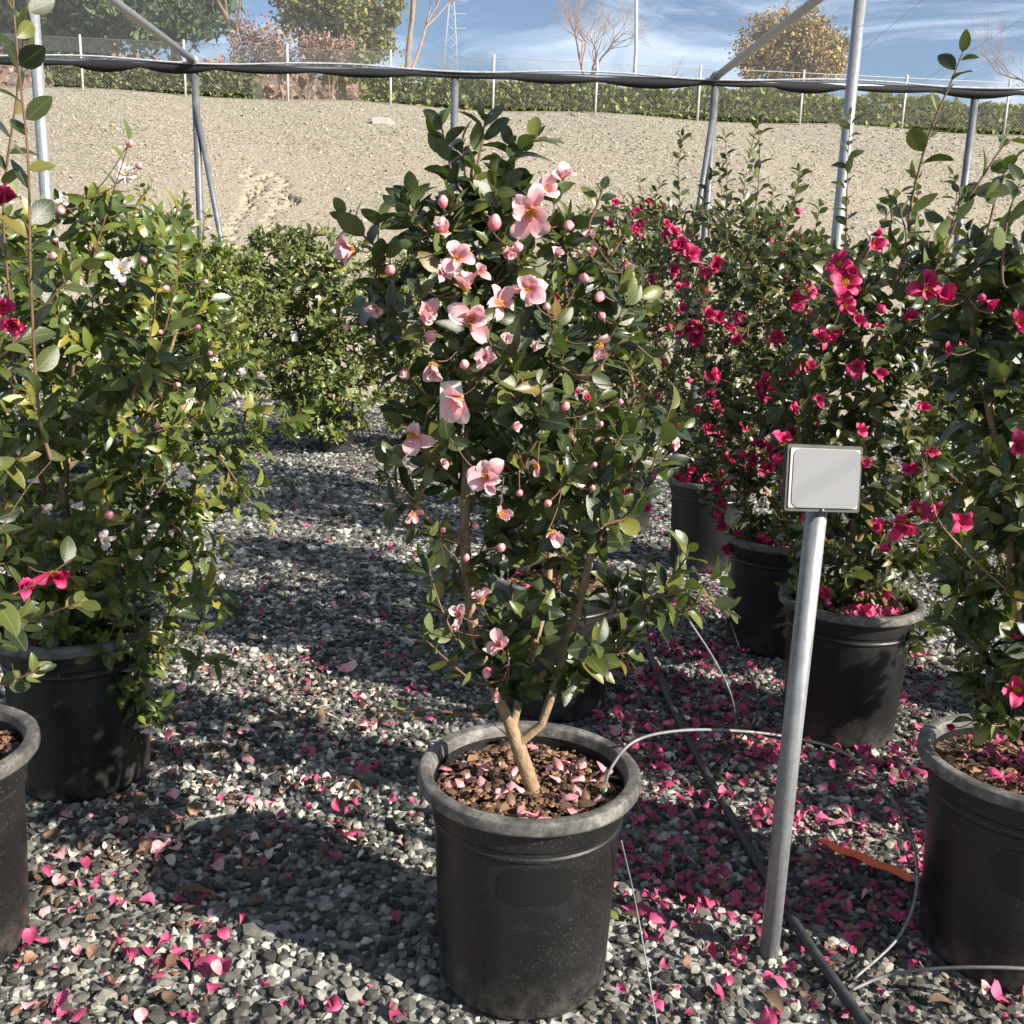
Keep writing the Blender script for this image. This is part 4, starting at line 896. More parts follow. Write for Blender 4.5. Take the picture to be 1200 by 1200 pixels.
    if len(rest):
        tag(link('foliage', t_mesh('foliage', merge([bulk(leaf[i], R[rest][var[rest] == i], P[rest][var[rest] == i]) for i in range(len(leaf)) if (var[rest] == i).any()])), mat, e, base), kind='stuff')
    PLANTS[key] = (e, pos, len(P)); return e
def pxp(Y, pts): return [at_y(x, y, Y + (d[0] if d else 0)) for x, y, *d in pts]
def stem_base(key, dx=0.0, dy=0.0): return np.array([POT_SPOTS[key][0] + dx, POT_SPOTS[key][1] + dy, 0.40])

Ym = POT_SPOTS['main'][1]; b0 = at_z(627, 905, 0.40); b0[1] = Ym - 0.02
PROF_MAIN = [(205, 500, 620), (245, 430, 690), (275, 415, 720), (310, 400, 735), (380, 400, 755), (450, 405, 775), (540, 425, 790), (600, 455, 795), (660, 500, 815), (710, 495, 835), (750, 520, 770), (785, 530, 735)]
MAIN_FL = [(622, 247, 56, 'open', (0.1, -0.35, 1)), (617, 340, 42, 'open', (0.05, 0.1, 1)), (553, 376, 54, 'open', (0.1, 0.15, 1)), (572, 560, 44, 'open', (-0.35, 0.1, 1)), (587, 757, 36, 'open', (-0.3, 0.2, 1)),
    (700, 402, 40, 'droop', (0.3, -0.9, 0.5)), (508, 424, 42, 'half', (-0.1, -0.8, 0.6)), (545, 343, 44, 'half', (0.1, 0.9, 0.3)), (582, 358, 40, 'open', (0.5, 0.5, 0.6)), (540, 465, 50, 'half', (-0.5, -0.5, 0.7)),
    (484, 508, 46, 'droop', (-0.2, -0.5, 0.8)), (418, 293, 44, 'half', (-0.8, -0.1, 0.5)), (654, 212, 36, 'half', (0.4, 0.5, 0.5)), (637, 226, 36, 'half', (0.3, 0.4, 0.7)), (520, 277, 40, 'half', (0.0, 0.7, 0.6)), (535, 303, 36, 'open', (0.2, 0.3, 0.9)),
    (577, 270, 24, 'bud', (0.2, 0.8, 0.5)), (590, 292, 34, 'cup', (0.5, -0.5, 0.6)), (519, 244, 18, 'bud', (0.0, 0.9, 0.4)), (704, 344, 19, 'bud', (-0.2, -0.5, 0.7)), (703, 368, 14, 'bud'), (690, 272, 22, 'cup'), (693, 300, 22, 'half'), (733, 305, 26, 'cup', (0.2, -0.8, 0.4)),
    (490, 362, 38, 'half'), (474, 430, 26, 'cup', (0, -0.9, 0.3)), (440, 358, 26, 'half', (-0.3, -0.5, 0.7)), (406, 381, 12, 'bud'), (585, 604, 40, 'droop', (0.3, 0.3, 0.8)), (644, 622, 40, 'droop', (0.5, -0.6, 0.6)), (587, 643, 17, 'bud', (0, 0.2, 1)), (518, 623, 10, 'bud'), (555, 614, 12, 'bud'),
    (565, 707, 36, 'half', (-0.2, 0.6, 0.6)), (540, 722, 30, 'droop'), (532, 738, 22, 'cup'), (571, 782, 17, 'bud', (-0.1, -0.9, 0.4)), (582, 808, 24, 'cup', (0, -1, 0.3)), (609, 578, 13, 'bud'), (693, 574, 11, 'bud'), (703, 500, 10, 'bud'), (725, 470, 11, 'bud'), (787, 524, 22, 'cup', (0.5, 0.2, 0.6)), (697, 545, 10, 'bud'), (545, 658, 12, 'bud'), (605, 290, 20, 'bud'), (560, 320, 30, 'half'), (515, 320, 26, 'half'), (650, 300, 22, 'cup'), (668, 262, 18, 'bud'), (570, 420, 30, 'half'), (630, 405, 22, 'cup'), (500, 395, 20, 'bud'), (455, 320, 18, 'bud'), (545, 430, 18, 'bud'), (660, 480, 16, 'bud'), (600, 500, 22, 'cup'), (520, 540, 20, 'cup'), (640, 590, 14, 'bud'), (483, 600, 26, 'droop'), (630, 545, 24, 'droop'), (680, 325, 18, 'bud'), (595, 400, 26, 'cup'), (640, 360, 14, 'bud'),
    (538, 236, 9, 'green'), (567, 250, 9, 'green'), (447, 386, 10, 'green'), (563, 300, 10, 'green'), (760, 455, 9, 'green'), (718, 452, 9, 'green'), (700, 610, 9, 'green'), (655, 440, 9, 'green'), (600, 425, 9, 'green'), (635, 465, 9, 'green'), (532, 340, 10, 'green')]
plant('main', 'pink-flowered camellia bush in the middle foreground pot', PROF_MAIN, 275,
      [[b0, *pxp(Ym, [(600, 855, -.02), (583, 815, -.02), (556, 740), (545, 640, .02), (548, 520, .04), (556, 400, .04), (566, 300, .02), (572, 230)])],
       [at_y(628, 868, Ym - .02), *pxp(Ym, [(648, 810, -.02), (668, 745, -.03), (694, 640, -.05), (690, 560, -.06), (650, 470, -.05)])],
       [at_y(545, 640, Ym + .02), *pxp(Ym, [(505, 610, -.05), (450, 555, -.10), (410, 520, -.12)])],
       [at_y(600, 850, Ym), *pxp(Ym, [(640, 700, .08), (645, 600, .12), (650, 500, .12), (660, 380, .08), (665, 300, .05)])],
       [at_y(694, 640, Ym - .05), *pxp(Ym, [(730, 590, -.08), (760, 540, -.1)])],
       [at_y(668, 745, Ym - .03), *pxp(Ym, [(720, 720, -.08), (790, 690, -.12)])],
       [at_y(610, 880, Ym), *pxp(Ym, [(575, 845, -.03), (520, 832, -.06), (450, 838, -.08)])]],
      LEAF_BROAD, 0.046, MAT['leaf_main'], 101, 'pink', MAIN_FL,
      shoots=[([(555, 225), (563, 175), (569, 138)], -.03, 1.08, .8), ([(540, 225), (525, 185), (516, 140)], -.02, 1.05, .75), ([(580, 225), (605, 185), (630, 160)], -.02, 1.05, .75), ([(450, 300), (425, 275), (405, 250)], -.05, 1.1, .9), ([(548, 240), (545, 200), (540, 170)], .02, 1.1, .7), ([(590, 240), (598, 205), (600, 170)], .02, 1.1, .8), ([(560, 800), (520, 770), (490, 740)], -.1, 1, 1), ([(650, 790), (700, 770), (735, 765)], -.1, 1, 1), ([(545, 760), (520, 720), (500, 660)], -.08, 1, 1),
              ([(740, 600), (765, 545), (785, 480)], -.15, 1.0, 1.3), ([(730, 560), (770, 520), (800, 500)], -.12, 0.95, 1.3), ([(700, 640), (745, 590), (778, 545)], -.15, 1.0, 1.3), ([(770, 700), (820, 685), (848, 675)], -.15, 1.05, 1.0), ([(775, 712), (825, 708), (855, 715)], -.14, 1.0, 0.9), ([(690, 440), (730, 400), (765, 420)], -.15, 1.0, 1.3), ([(780, 690), (803, 655), (806, 640)], -.15, 1.0, 1.0), ([(560, 838), (490, 832), (440, 836)], -.08, 0.8, 4), ([(690, 270), (700, 240), (706, 222)], -.05, .8, 1.5), ([(715, 300), (735, 270), (745, 248)], -.05, .9, 1.6)],
      n_single=300, depth=0.85, dmax=0.33, spacing=0.0155, thin=(620, 0.7), rmax=0.0165)

Yl = POT_SPOTS['left'][1]
PROF_LEFT = [(225, 20, 190), (270, -60, 250), (330, -90, 285), (400, -90, 300), (470, -90, 315), (560, -90, 310), (620, -70, 285), (680, -30, 262), (740, 40, 250), (800, 90, 225), (860, 105, 190)]
WH_FL = [(141, 316, 30, 'open', (-.1, .1, 1)), (73, 237, 20, 'half'), (70, 245, 14, 'bud'), (48, 238, 12, 'bud'), (148, 205, 24, 'open', (.1, .1, .6)), (162, 194, 12, 'bud'), (165, 305, 12, 'bud'), (100, 335, 18, 'droop'), (60, 300, 14, 'bud'), (198, 338, 11, 'bud'), (216, 562, 24, 'open', (0, .6, .6)), (125, 607, 14, 'bud'), (122, 632, 24, 'droop'), (52, 600, 18, 'half'), (92, 596, 16, 'half'), (156, 507, 10, 'bud'), (182, 500, 11, 'bud'), (282, 441, 20, 'cup'), (208, 452, 10, 'bud'), (222, 468, 14, 'cup'), (107, 718, 9, 'bud'), (188, 668, 8, 'bud'), (245, 415, 9, 'bud'), (120, 858, 26, 'open', (-.1, -.1, 1)), (122, 878, 24, 'half', (0, -.8, .6)), (172, 850, 20, 'droop'), (190, 240 + 150, 9, 'bud'), (150, 170, 12, 'bud'), (230, 385, 10, 'bud'), (20, 460, 9, 'bud'), (35, 430, 14, 'cup'), (65, 280, 10, 'bud'), (240, 330, 9, 'bud'), (105, 778, 9, 'bud')]
plant('left', 'white-flowered camellia bush drooping over its pot on the left', PROF_LEFT, 620,
      [[stem_base('left', -.05), *pxp(Yl, [(80, 650), (75, 560), (90, 450), (100, 330), (120, 260)])], [stem_base('left', .02), *pxp(Yl, [(115, 640), (150, 540), (190, 440), (215, 360)])], [stem_base('left', 0, .05), *pxp(Yl, [(60, 600, .1), (30, 500, .1), (0, 400, .1)])], [at_y(115, 640, Yl), *pxp(Yl, [(160, 610, -.1), (210, 620, -.15), (235, 690, -.18), (240, 770, -.2)])]],
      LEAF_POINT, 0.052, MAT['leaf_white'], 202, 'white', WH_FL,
      shoots=[([(105, 320), (125, 250), (152, 165)], -.15, 1.0, 1.7), ([(180, 420), (205, 340), (213, 275)], -.35, 1.15, 1.5), ([(155, 470), (175, 400), (185, 330)], -.30, 1.2, 2.0), ([(140, 300), (160, 240), (178, 218)], .2, .7, 1.2), ([(205, 320), (212, 260), (216, 232)], .3, .6, 1.2), ([(260, 540), (295, 590), (315, 605)], -.1, 1, 1.3), ([(230, 700), (250, 680), (265, 715)], -.25, 1.1, .9), ([(220, 780), (240, 770), (262, 775)], -.25, 1, 1), ([(290, 480), (310, 485), (345, 495)], -.1, 1, 1)],
      n_single=300, depth=0.75, dmax=0.42, spacing=0.018, updir=0.2)

Ye = POT_SPOTS['edge'][1]
plant('edge', 'tall red-stemmed camellia with magenta flowers at the left edge', [(330, -160, 30), (420, -170, 60), (520, -180, 55), (620, -170, 60), (700, -150, 70), (760, -140, 60), (800, -120, 40)], 46,
      [[stem_base('edge'), *pxp(Ye, [(-90, 700), (-80, 520), (-60, 380)])], [stem_base('edge', .03), *pxp(Ye, [(-30, 690, -.1), (20, 590, -.15), (60, 540, -.18)])]],
      LEAF_BROAD, 0.051, MAT['leaf_red'], 303, 'magenta', [(0, 238, 40, 'cup', (.2, .5, .6)), (18, 378, 34, 'half'), (62, 672, 38, 'half', (.3, -.3, .8)), (30, 690, 28, 'cup'), (-2, 360, 30, 'half')],
      shoots=[([(45, 480), (36, 330), (33, 190), (22, 80), (12, -40)], -.15, 1.0, 1.35), ([(15, 420), (4, 250), (20, 110), (36, -20)], -.05, .95, 1.5), ([(-10, 700), (30, 690), (85, 655)], -.25, 1.1, 1.4), ([(-10, 730), (40, 725), (95, 705)], -.2, 1.0, 1.2), ([(-10, 800), (20, 795), (45, 785)], -.25, .9, .9), ([(20, 400), (60, 350), (95, 310)], -.1, 1.1, 1.8)],
      n_single=150, depth=0.8, dmax=0.3)

Yr = POT_SPOTS['near_right'][1]
PROF_NR = [(270, 1090, 1260), (330, 1080, 1320), (420, 1075, 1330), (520, 1080, 1330), (620, 1090, 1320), (700, 1080, 1300), (780, 1100, 1280), (840, 1120, 1220)]
plant('near_right', 'tall camellia with long leafy shoots and magenta flowers at the right edge', PROF_NR, 290,
      [[stem_base('near_right', .03), *pxp(Yr, [(1190, 700), (1175, 560), (1150, 440), (1130, 330)])], [at_y(1190, 700, Yr), *pxp(Yr, [(1140, 655, -.05), (1095, 600, -.08), (1085, 520, -.08)])], [stem_base('near_right', .08), *pxp(Yr, [(1230, 640), (1240, 480), (1230, 330)])]],
      LEAF_BROAD, 0.049, MAT['leaf_red'], 404, 'magenta', [(1100, 355, 40, 'half'), (1085, 342, 36, 'open'), (1162, 366, 22, 'cup', (0, .8, .5)), (1190, 375, 34, 'half'), (1055, 610, 46, 'half', (.2, -.5, .8)), (1072, 600, 34, 'open'), (1120, 608, 36, 'half', (.5, -.2, .8)), (1045, 648, 24, 'half'), (1190, 810, 34, 'open', (.3, .2, 1)), (1188, 745, 14, 'bud'), (1066, 378, 24, 'half'), (1150, 352, 14, 'bud'), (1066, 550, 24, 'cup'), (1105, 410, 18, 'cup'), (1110, 850, 16, 'cup'), (1195, 520, 26, 'half')],
      shoots=[([(1065, 270), (1085, 170), (1115, 95), (1128, 62)], .12, 1.1, 1.5), ([(1100, 290), (1140, 225), (1175, 172), (1195, 160)], .1, 1.1, 1.4), ([(1175, 330), (1180, 260), (1195, 215)], -.1, 1.05, 1.4), ([(1090, 330), (1120, 260), (1125, 225)], 0, .9, 1.6), ([(1050, 330), (1062, 280), (1052, 240)], 0, 1.0, 1.4), ([(1150, 300), (1172, 215), (1190, 185)], .1, .9, 1.5)],
      n_single=300, depth=0.8, dmax=0.36, spacing=0.020)

Y2 = POT_SPOTS['right_two'][1]
PROF_R2 = [(285, 970, 1130), (340, 930, 1150), (430, 900, 1150), (520, 890, 1140), (600, 890, 1130), (660, 920, 1110), (720, 940, 1100), (760, 960, 1090)]
plant('right_two', 'magenta-flowered camellia right behind the sign post', PROF_R2, 430,
      [[stem_base('right_two'), *pxp(Y2, [(1000, 620), (1005, 500), (1010, 390)])], [at_y(1000, 640, Y2), *pxp(Y2, [(950, 560), (930, 470)])], [at_y(1000, 640, Y2), *pxp(Y2, [(1060, 560), (1090, 460)])]],
      LEAF_BROAD, 0.048, MAT['leaf_red'], 505, 'magenta', [(988, 332, 36, 'open'), (985, 312, 32, 'open'), (998, 318, 27, 'half'), (1020, 290, 27, 'half'), (1022, 275, 19, 'cup'), (928, 350, 32, 'half'), (945, 342, 24, 'open'), (990, 357, 24, 'open'), (975, 385, 27, 'half'), (962, 398, 27, 'open'), (1030, 360, 16, 'bud'), (912, 400, 25, 'half'), (915, 520, 33, 'half'), (1005, 432, 24, 'half'), (1030, 440, 20, 'half'), (1005, 505, 22, 'half'), (1065, 552, 24, 'half'), (1013, 545, 19, 'half'), (985, 590, 20, 'half'), (965, 700, 24, 'half'), (1010, 715, 24, 'half'), (945, 430, 20, 'half'), (1080, 480, 22, 'half'), (1090, 530, 18, 'half'), (960, 470, 20, 'half'), (1045, 330, 18, 'bud'), (1000, 375, 24, 'half'), (925, 480, 20, 'half'), (1100, 600, 20, 'half'), (940, 610, 22, 'half'), (1030, 620, 24, 'half'), (970, 540, 20, 'half'), (1035, 690, 22, 'half')],
      shoots=[([(990, 290), (993, 200), (997, 135)], -.1, 1.0, 1.1), ([(1060, 320), (1075, 250), (1072, 200)], .2, .9, 1.1), ([(1040, 310), (1045, 255), (1042, 228)], .1, .8, 1.1), ([(1100, 320), (1120, 240), (1118, 205)], .2, .9, 1.1), ([(1000, 330), (1030, 270), (1055, 225)], -.1, .9, 1.6), ([(970, 330), (940, 300), (925, 290)], 0, .9, 1.6)], n_single=300, depth=0.8, dmax=0.4)

Y3 = POT_SPOTS['right_three'][1]
PROF_R3 = [(275, 850, 1000), (340, 800, 1020), (450, 790, 1010), (540, 810, 990), (600, 840, 980), (650, 850, 940)]
plant('right_three', 'dense camellia with small magenta flowers left of the sign', PROF_R3, 460,
      [[stem_base('right_three'), *pxp(Y3, [(920, 600), (905, 480), (900, 380)])], [at_y(918, 610, Y3), *pxp(Y3, [(870, 520), (850, 430)])]],
      LEAF_BROAD[:2], 0.041, MAT['leaf_red'], 606, 'magenta', [(885, 462, 36, 'half'), (895, 452, 30, 'open'), (832, 440, 24, 'open'), (836, 465, 20, 'half'), (865, 530, 18, 'bud'), (910, 530, 30, 'half'), (925, 440, 24, 'half')],
      shoots=[([(880, 300), (890, 200), (888, 137)], .1, 1.1, 1.0), ([(905, 330), (925, 260), (938, 200)], .1, 1.1, 1.0), ([(930, 320), (955, 270), (960, 240)], .1, 1.0, 1.1), ([(860, 320), (850, 260), (853, 230)], .1, 1.0, 1.1)], n_single=200, depth=0.8, dmax=0.4, detail=False, rand_flowers=52, fl_px=(15, 27), r_tip=0.0016)

Y4 = POT_SPOTS['right_four'][1]
PROF_R4 = [(240, 740, 960), (290, 705, 970), (400, 705, 940), (500, 730, 910), (560, 780, 900)]
plant('right_four', 'tall camellia with many upright shoots and magenta flowers, right of the main plant', PROF_R4, 640,
      [[stem_base('right_four'), *pxp(Y4, [(832, 500), (828, 400), (830, 320)])], [at_y(832, 510, Y4), *pxp(Y4, [(780, 430), (760, 340)])], [at_y(832, 510, Y4), *pxp(Y4, [(880, 430), (890, 340)])]],
      LEAF_SMALL, 0.044, MAT['leaf_red'], 707, 'magenta', [(797, 290, 30, 'open'), (806, 300, 28, 'open'), (840, 310, 26, 'open'), (818, 320, 24, 'half'), (785, 318, 22, 'half'), (868, 300, 22, 'half'), (800, 340, 22, 'half'), (840, 375, 22, 'half'), (870, 378, 26, 'half'), (760, 330, 18, 'half')],
      shoots=[([(800, 270), (795, 205), (800, 160)], 0, 1.23, 0.94), ([(850, 280), (852, 215), (850, 160)], 0, 1.17, 0.94), ([(815, 270), (828, 225), (834, 205)], .1, 1.17, 0.94), ([(775, 280), (768, 235), (775, 215)], .2, 1.04, 0.94), ([(905, 290), (930, 235), (940, 198)], 0, 1.17, 0.94), ([(870, 280), (872, 220), (888, 140)], 0, 1.30, 0.86), ([(740, 290), (735, 250), (728, 225)], .2, 0.91, 0.94), ([(830, 285), (845, 240), (843, 190)], 0, 1.17, 0.94), ([(920, 300), (940, 280), (960, 282)], 0, 1.17, 0.94), ([(890, 290), (905, 230), (900, 215)], .1, 1.04, 0.86), ([(760, 290), (752, 230), (748, 210)], .4, 0.78, 0.86), ([(790, 290), (786, 250), (783, 232)], .3, 0.91, 0.86)],
      n_single=150, depth=0.8, dmax=0.5, detail=False, rand_flowers=95, fl_px=(12, 22), r_tip=0.0018)

Yb = POT_SPOTS['behind'][1]
plant('behind', 'small-leaved camellia half hidden directly behind the main plant', [(262, 600, 740), (340, 570, 790), (440, 550, 795), (540, 560, 780), (610, 580, 740)], 420,
      [[stem_base('behind'), *pxp(Yb, [(690, 600), (700, 480), (705, 380)])], [stem_base('behind', -.04), *pxp(Yb, [(640, 620), (620, 540)])]], LEAF_SMALL, 0.042, MAT['leaf_red'], 808, 'magenta', [], n_single=100, depth=0.8, dmax=0.45, detail=False, rand_flowers=26, fl_px=(12, 20), r_tip=0.0016)
plant('back_dark', 'shaded camellia farthest back between the main plant and the right row', [(238, 670, 800), (300, 660, 820), (420, 680, 800), (520, 690, 790)], 420,
      [[stem_base('back_dark'), *pxp(POT_SPOTS['back_dark'][1], [(742, 480), (745, 380), (745, 300)])]], LEAF_SMALL, 0.046, MAT['leaf_red'], 909, 'magenta', [], shoots=[([(700, 280), (698, 245), (700, 218)], 0, .7, 1.2), ([(730, 280), (722, 250), (716, 230)], .2, .7, 1.2), ([(770, 280), (765, 240), (762, 222)], .2, .7, 1.2)], n_single=0, depth=0.8, dmax=0.5, detail=False, rand_flowers=50, fl_px=(9, 16), r_tip=0.0018)
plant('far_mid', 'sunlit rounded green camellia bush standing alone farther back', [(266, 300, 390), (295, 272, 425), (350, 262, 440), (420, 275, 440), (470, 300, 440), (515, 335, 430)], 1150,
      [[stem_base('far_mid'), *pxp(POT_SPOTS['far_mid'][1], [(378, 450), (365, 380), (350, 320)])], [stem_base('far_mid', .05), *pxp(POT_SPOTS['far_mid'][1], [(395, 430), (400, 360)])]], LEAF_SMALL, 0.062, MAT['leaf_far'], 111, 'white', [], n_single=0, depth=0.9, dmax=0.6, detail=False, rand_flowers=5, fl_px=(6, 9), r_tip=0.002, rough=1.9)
plant('far_center', 'far green camellia bush seen past the left side of the main plant', [(290, 420, 540), (350, 400, 570), (430, 405, 570), (500, 430, 550)], 500,
      [[stem_base('far_center'), *pxp(POT_SPOTS['far_center'][1], [(490, 430), (485, 350), (480, 310)])]], LEAF_SMALL, 0.062, MAT['leaf_far'], 112, 'white', [], n_single=0, depth=0.9, dmax=0.5, detail=False, rand_flowers=4, fl_px=(6, 9), r_tip=0.002, rough=1.9)
plant('far_right', 'camellia behind the right edge plant with few magenta flowers', [(300, 1080, 1250), (400, 1060, 1290), (520, 1060, 1290), (620, 1080, 1260), (680, 1100, 1240)], 280,
      [[stem_base('far_right'), *pxp(POT_SPOTS['far_right'][1], [(1180, 560), (1170, 430), (1160, 340)])]], LEAF_BROAD[:2], 0.050, MAT['leaf_yellowing'], 222, 'magenta', [(1130, 400, 24, 'half')], n_single=100, depth=0.8, dmax=0.4, detail=False, rand_flowers=8, fl_px=(16, 26), r_tip=0.0016)
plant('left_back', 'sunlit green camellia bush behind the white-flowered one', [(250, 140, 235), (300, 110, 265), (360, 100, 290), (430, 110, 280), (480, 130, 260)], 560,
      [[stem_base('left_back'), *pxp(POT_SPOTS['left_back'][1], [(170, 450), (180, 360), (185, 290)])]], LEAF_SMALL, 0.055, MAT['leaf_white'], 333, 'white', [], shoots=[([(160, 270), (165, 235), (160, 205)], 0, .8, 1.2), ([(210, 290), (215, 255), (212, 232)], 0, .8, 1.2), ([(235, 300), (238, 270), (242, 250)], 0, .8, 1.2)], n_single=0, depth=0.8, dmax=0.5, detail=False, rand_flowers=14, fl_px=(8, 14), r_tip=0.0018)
plant('left_far', 'green camellia bush farthest left, behind all the others', [(285, 190, 285), (330, 170, 312), (400, 170, 318), (455, 190, 310)], 600,
      [[stem_base('left_far'), *pxp(POT_SPOTS['left_far'][1], [(235, 420), (235, 340)])]], LEAF_SMALL, 0.055, MAT['leaf_far'], 444, 'white', [], n_single=0, depth=0.9, dmax=0.5, detail=False, rand_flowers=3, fl_px=(6, 10), r_tip=0.002, rough=1.7)

pot('beyond_right', 'black nursery pot standing just past the right edge', 0.5, chips=False)
Yo = POT_SPOTS['beyond_right'][1]; bb = np.array([*POT_SPOTS['beyond_right'], 0.4])
plant('beyond_right', 'camellia standing just past the right edge', [(380, 1520, 1900), (520, 1500, 1900), (650, 1500, 1860), (760, 1540, 1800)], 160, [[bb, bb + [0, 0, .25], bb + [.02, 0, .5], bb + [0, .02, .8]]], LEAF_BROAD[:2], 0.055, MAT['leaf_red'], 555, 'magenta', [], n_single=0, depth=0.8, dmax=0.4)

# ------------------------------------------------------------------ sign on its galvanised post
sb = at_z(900, 1122, 0.0); Ys = sb[1]; top = at_y(956, 600, Ys + 0.01)
sg = empty('sign_post', sb, 'blank grey sign plate in a dark frame on a leaning galvanised pipe', 'sign')
link('pipe_post', t_mesh('pipe_post', tube([sb + [0, 0, -0.15], sb * .5 + top * .5, top + [0.002, 0, 0.05]], 0.0205, 28)), MAT['galv'], sg, sb)
c = [at_y(922, 520, Ys - .02), at_y(1010, 521, Ys + .01), at_y(1005, 603, Ys + .0), at_y(916, 598, Ys - .03)]
ctr = sum(c) / 4; ux = norm((c[1] - c[0]) + (c[2] - c[3])); uy = (c[0] - c[3]) + (c[1] - c[2]); uy = norm(uy - ux * (uy @ ux) + [0, 0.02, 0]); uy = norm(uy - ux * (uy @ ux)); un = np.cross(ux, uy)
if un[1] > 0: un = -un
Wd, Hd = np.linalg.norm(c[1] - c[0]), np.linalg.norm(c[0] - c[3])
def rrect(w_, h_, rad, n=6):
    out = []
    for cx, cy, a0 in ((w_ / 2 - rad, h_ / 2 - rad, 0), (-w_ / 2 + rad, h_ / 2 - rad, 90), (-w_ / 2 + rad, -h_ / 2 + rad, 180), (w_ / 2 - rad, -h_ / 2 + rad, 270)):
        for i in range(n + 1): a = math.radians(a0 + 90 * i / n); out.append((cx + rad * math.cos(a), cy + rad * math.sin(a)))
    return out
def plate(w_, h_, rad, d0, d1, off=(0, 0)):
    p = rrect(w_, h_, rad); n = len(p); V = [ctr + ux * (x + off[0]) + uy * (y + off[1]) + un * d for d in (d0, d1) for x, y in p]
    return T(V, [tuple(range(n, 2 * n)), tuple(range(n))[::-1]] + [(i, (i + 1) % n, n + (i + 1) % n, n + i) for i in range(n)])
link('frame', t_mesh('frame', plate(Wd, Hd, 0.005, -0.010, 0.006), False), simple('dark_frame', (0.055, 0.058, 0.05), 0.6, var=0.3, scale=40), sg, sb)
link('cream_backing', t_mesh('cream_backing', plate(Wd - .012, Hd - .014, 0.003, 0.0061, 0.0085), False), simple('cream_card', (0.62, 0.52, 0.42), 0.7, var=0.08), sg, sb)
link('face', t_mesh('face', plate(Wd - .017, Hd - .015, 0.014, 0.0086, 0.0102, (0.003, 0)), False), simple('plain_grey_face', (0.20, 0.203, 0.21), 0.7, var=0.02), sg, sb)
sp_ = ctr - uy * (Hd / 2 - 0.003) + un * 0.008
link('screw', t_mesh('screw', T(OCT * 0.0045 + sp_, OCTF)), MAT['galv'], sg, sb)

# ------------------------------------------------------------------ irrigation
def hose(name, label, pts, rad, mat, sides=8, n=60):
    o = link(name, t_mesh(name, tube(spline(pts, n), rad, sides)), mat); return tag(o, label, 'hose')
gz = lambda x, y, z=0.027: at_z(x, y, z)
hose('irrigation_pipe', 'thick black irrigation pipe running along the gravel past the sign post', [gz(735, 690), gz(765, 775), gz(805, 865), gz(850, 945), gz(905, 1040), gz(950, 1110), gz(1010, 1195), gz(1040, 1240)], 0.0115, MAT['black_tube'], 12)
pm = np.array([*POT_SPOTS['main'], 0.0])
e0 = at_z(707, 932, 0.42)
hose('drip_tube', 'grey drip tube arching from the main pot past the sign post', [e0, at_y(716, 900, 1.84), at_y(745, 868, 1.88), at_y(800, 856, 1.95), at_y(870, 857, 2.02), at_y(930, 865, 2.06), at_y(985, 880, 2.09), at_y(1030, 915, 2.1), at_y(1066, 975, 2.08), at_y(1075, 1035, 2.0), at_y(1055, 1095, 1.93), gz(1000, 1148, 0.02)], 0.0032, MAT['grey_tube'], 8, 110)
o = link('drip_emitter', t_mesh('drip_emitter', merge([tube([e0 + [0, 0, -0.02], e0 + [0.002, 0, 0.018]], 0.006, 8), tube([e0 + [0, 0, -0.045], e0 + [0, 0, -0.02]], 0.0035, 6)])), simple('green_plastic', (0.01, 0.16, 0.06), 0.4)); tag(o, 'small green drip stake in the soil of the main pot', 'emitter')
hose('drip_tube', 'grey drip tube lying on the gravel beside the right edge pot', [gz(998, 1160, .02), at_z(1040, 1143, .04), at_z(1100, 1135, .09), at_z(1180, 1134, .13), at_z(1260, 1140, .13)], 0.0034, MAT['grey_tube'])
hose('drip_tube', 'thin pale drip tube curving down under the main plant branch', [at_y(808, 728, 2.5), at_y(838, 775, 2.5), at_y(858, 820, 2.48), gz(862, 865), gz(845, 905)], 0.0027, MAT['grey_tube'])
hose('drip_tube', 'thin dark drip tube looping in front of the shaded pot', [at_y(856, 730, 2.9), at_y(872, 775, 2.75), at_y(888, 815, 2.7), at_y(880, 850, 2.6), gz(840, 895)], 0.0024, MAT['black_tube'])
hose('drip_tube', 'thin taut drip line from the main pot rim down to the gravel', [at_z(728, 985, 0.36), at_z(745, 1060, .2), gz(770, 1200)], 0.0016, MAT['grey_tube'])
hose('drip_tube', 'thin dark line lying across the petals below the sign', [gz(925, 900), gz(975, 980), gz(1030, 1060), gz(1085, 1140)], 0.0018, MAT['black_tube'])

# orange strip
P0, P1 = at_z(957, 985, 0.04), at_z(1068, 1030, 0.038); n = 16; V = []; fs = []; dv = norm(P1 - P0); sd = norm(np.cross(dv, [0, 0, 1.0]))
for i in range(n + 1):
    p = P0 + (P1 - P0) * i / n + np.array([0, 0, 0.003 * math.sin(i * 1.1)]); wd = 0.017 * (0.35 + 0.65 * min(1, i / 4))
    for s in (-1, 0, 1): V.append(p + sd * s * wd + [0, 0, 0.004 * abs(s)])
    for s in (-1, 0, 1): V.append(p + sd * s * wd + [0, 0, 0.004 * abs(s) - 0.0015])
for i in range(n):
    for s in (0, 1): fs += [(i * 6 + s, i * 6 + s + 1, i * 6 + s + 7, i * 6 + s + 6), (i * 6 + s + 3, i * 6 + s + 9, i * 6 + s + 10, i * 6 + s + 4)]
tag(link('plastic_strip', t_mesh('plastic_strip', T(V, fs)), simple('orange_plastic', (0.85, 0.14, 0.035), 0.5, var=0.25, scale=90)), 'torn bright orange plastic strip lying on the gravel right of the sign post', 'strip')

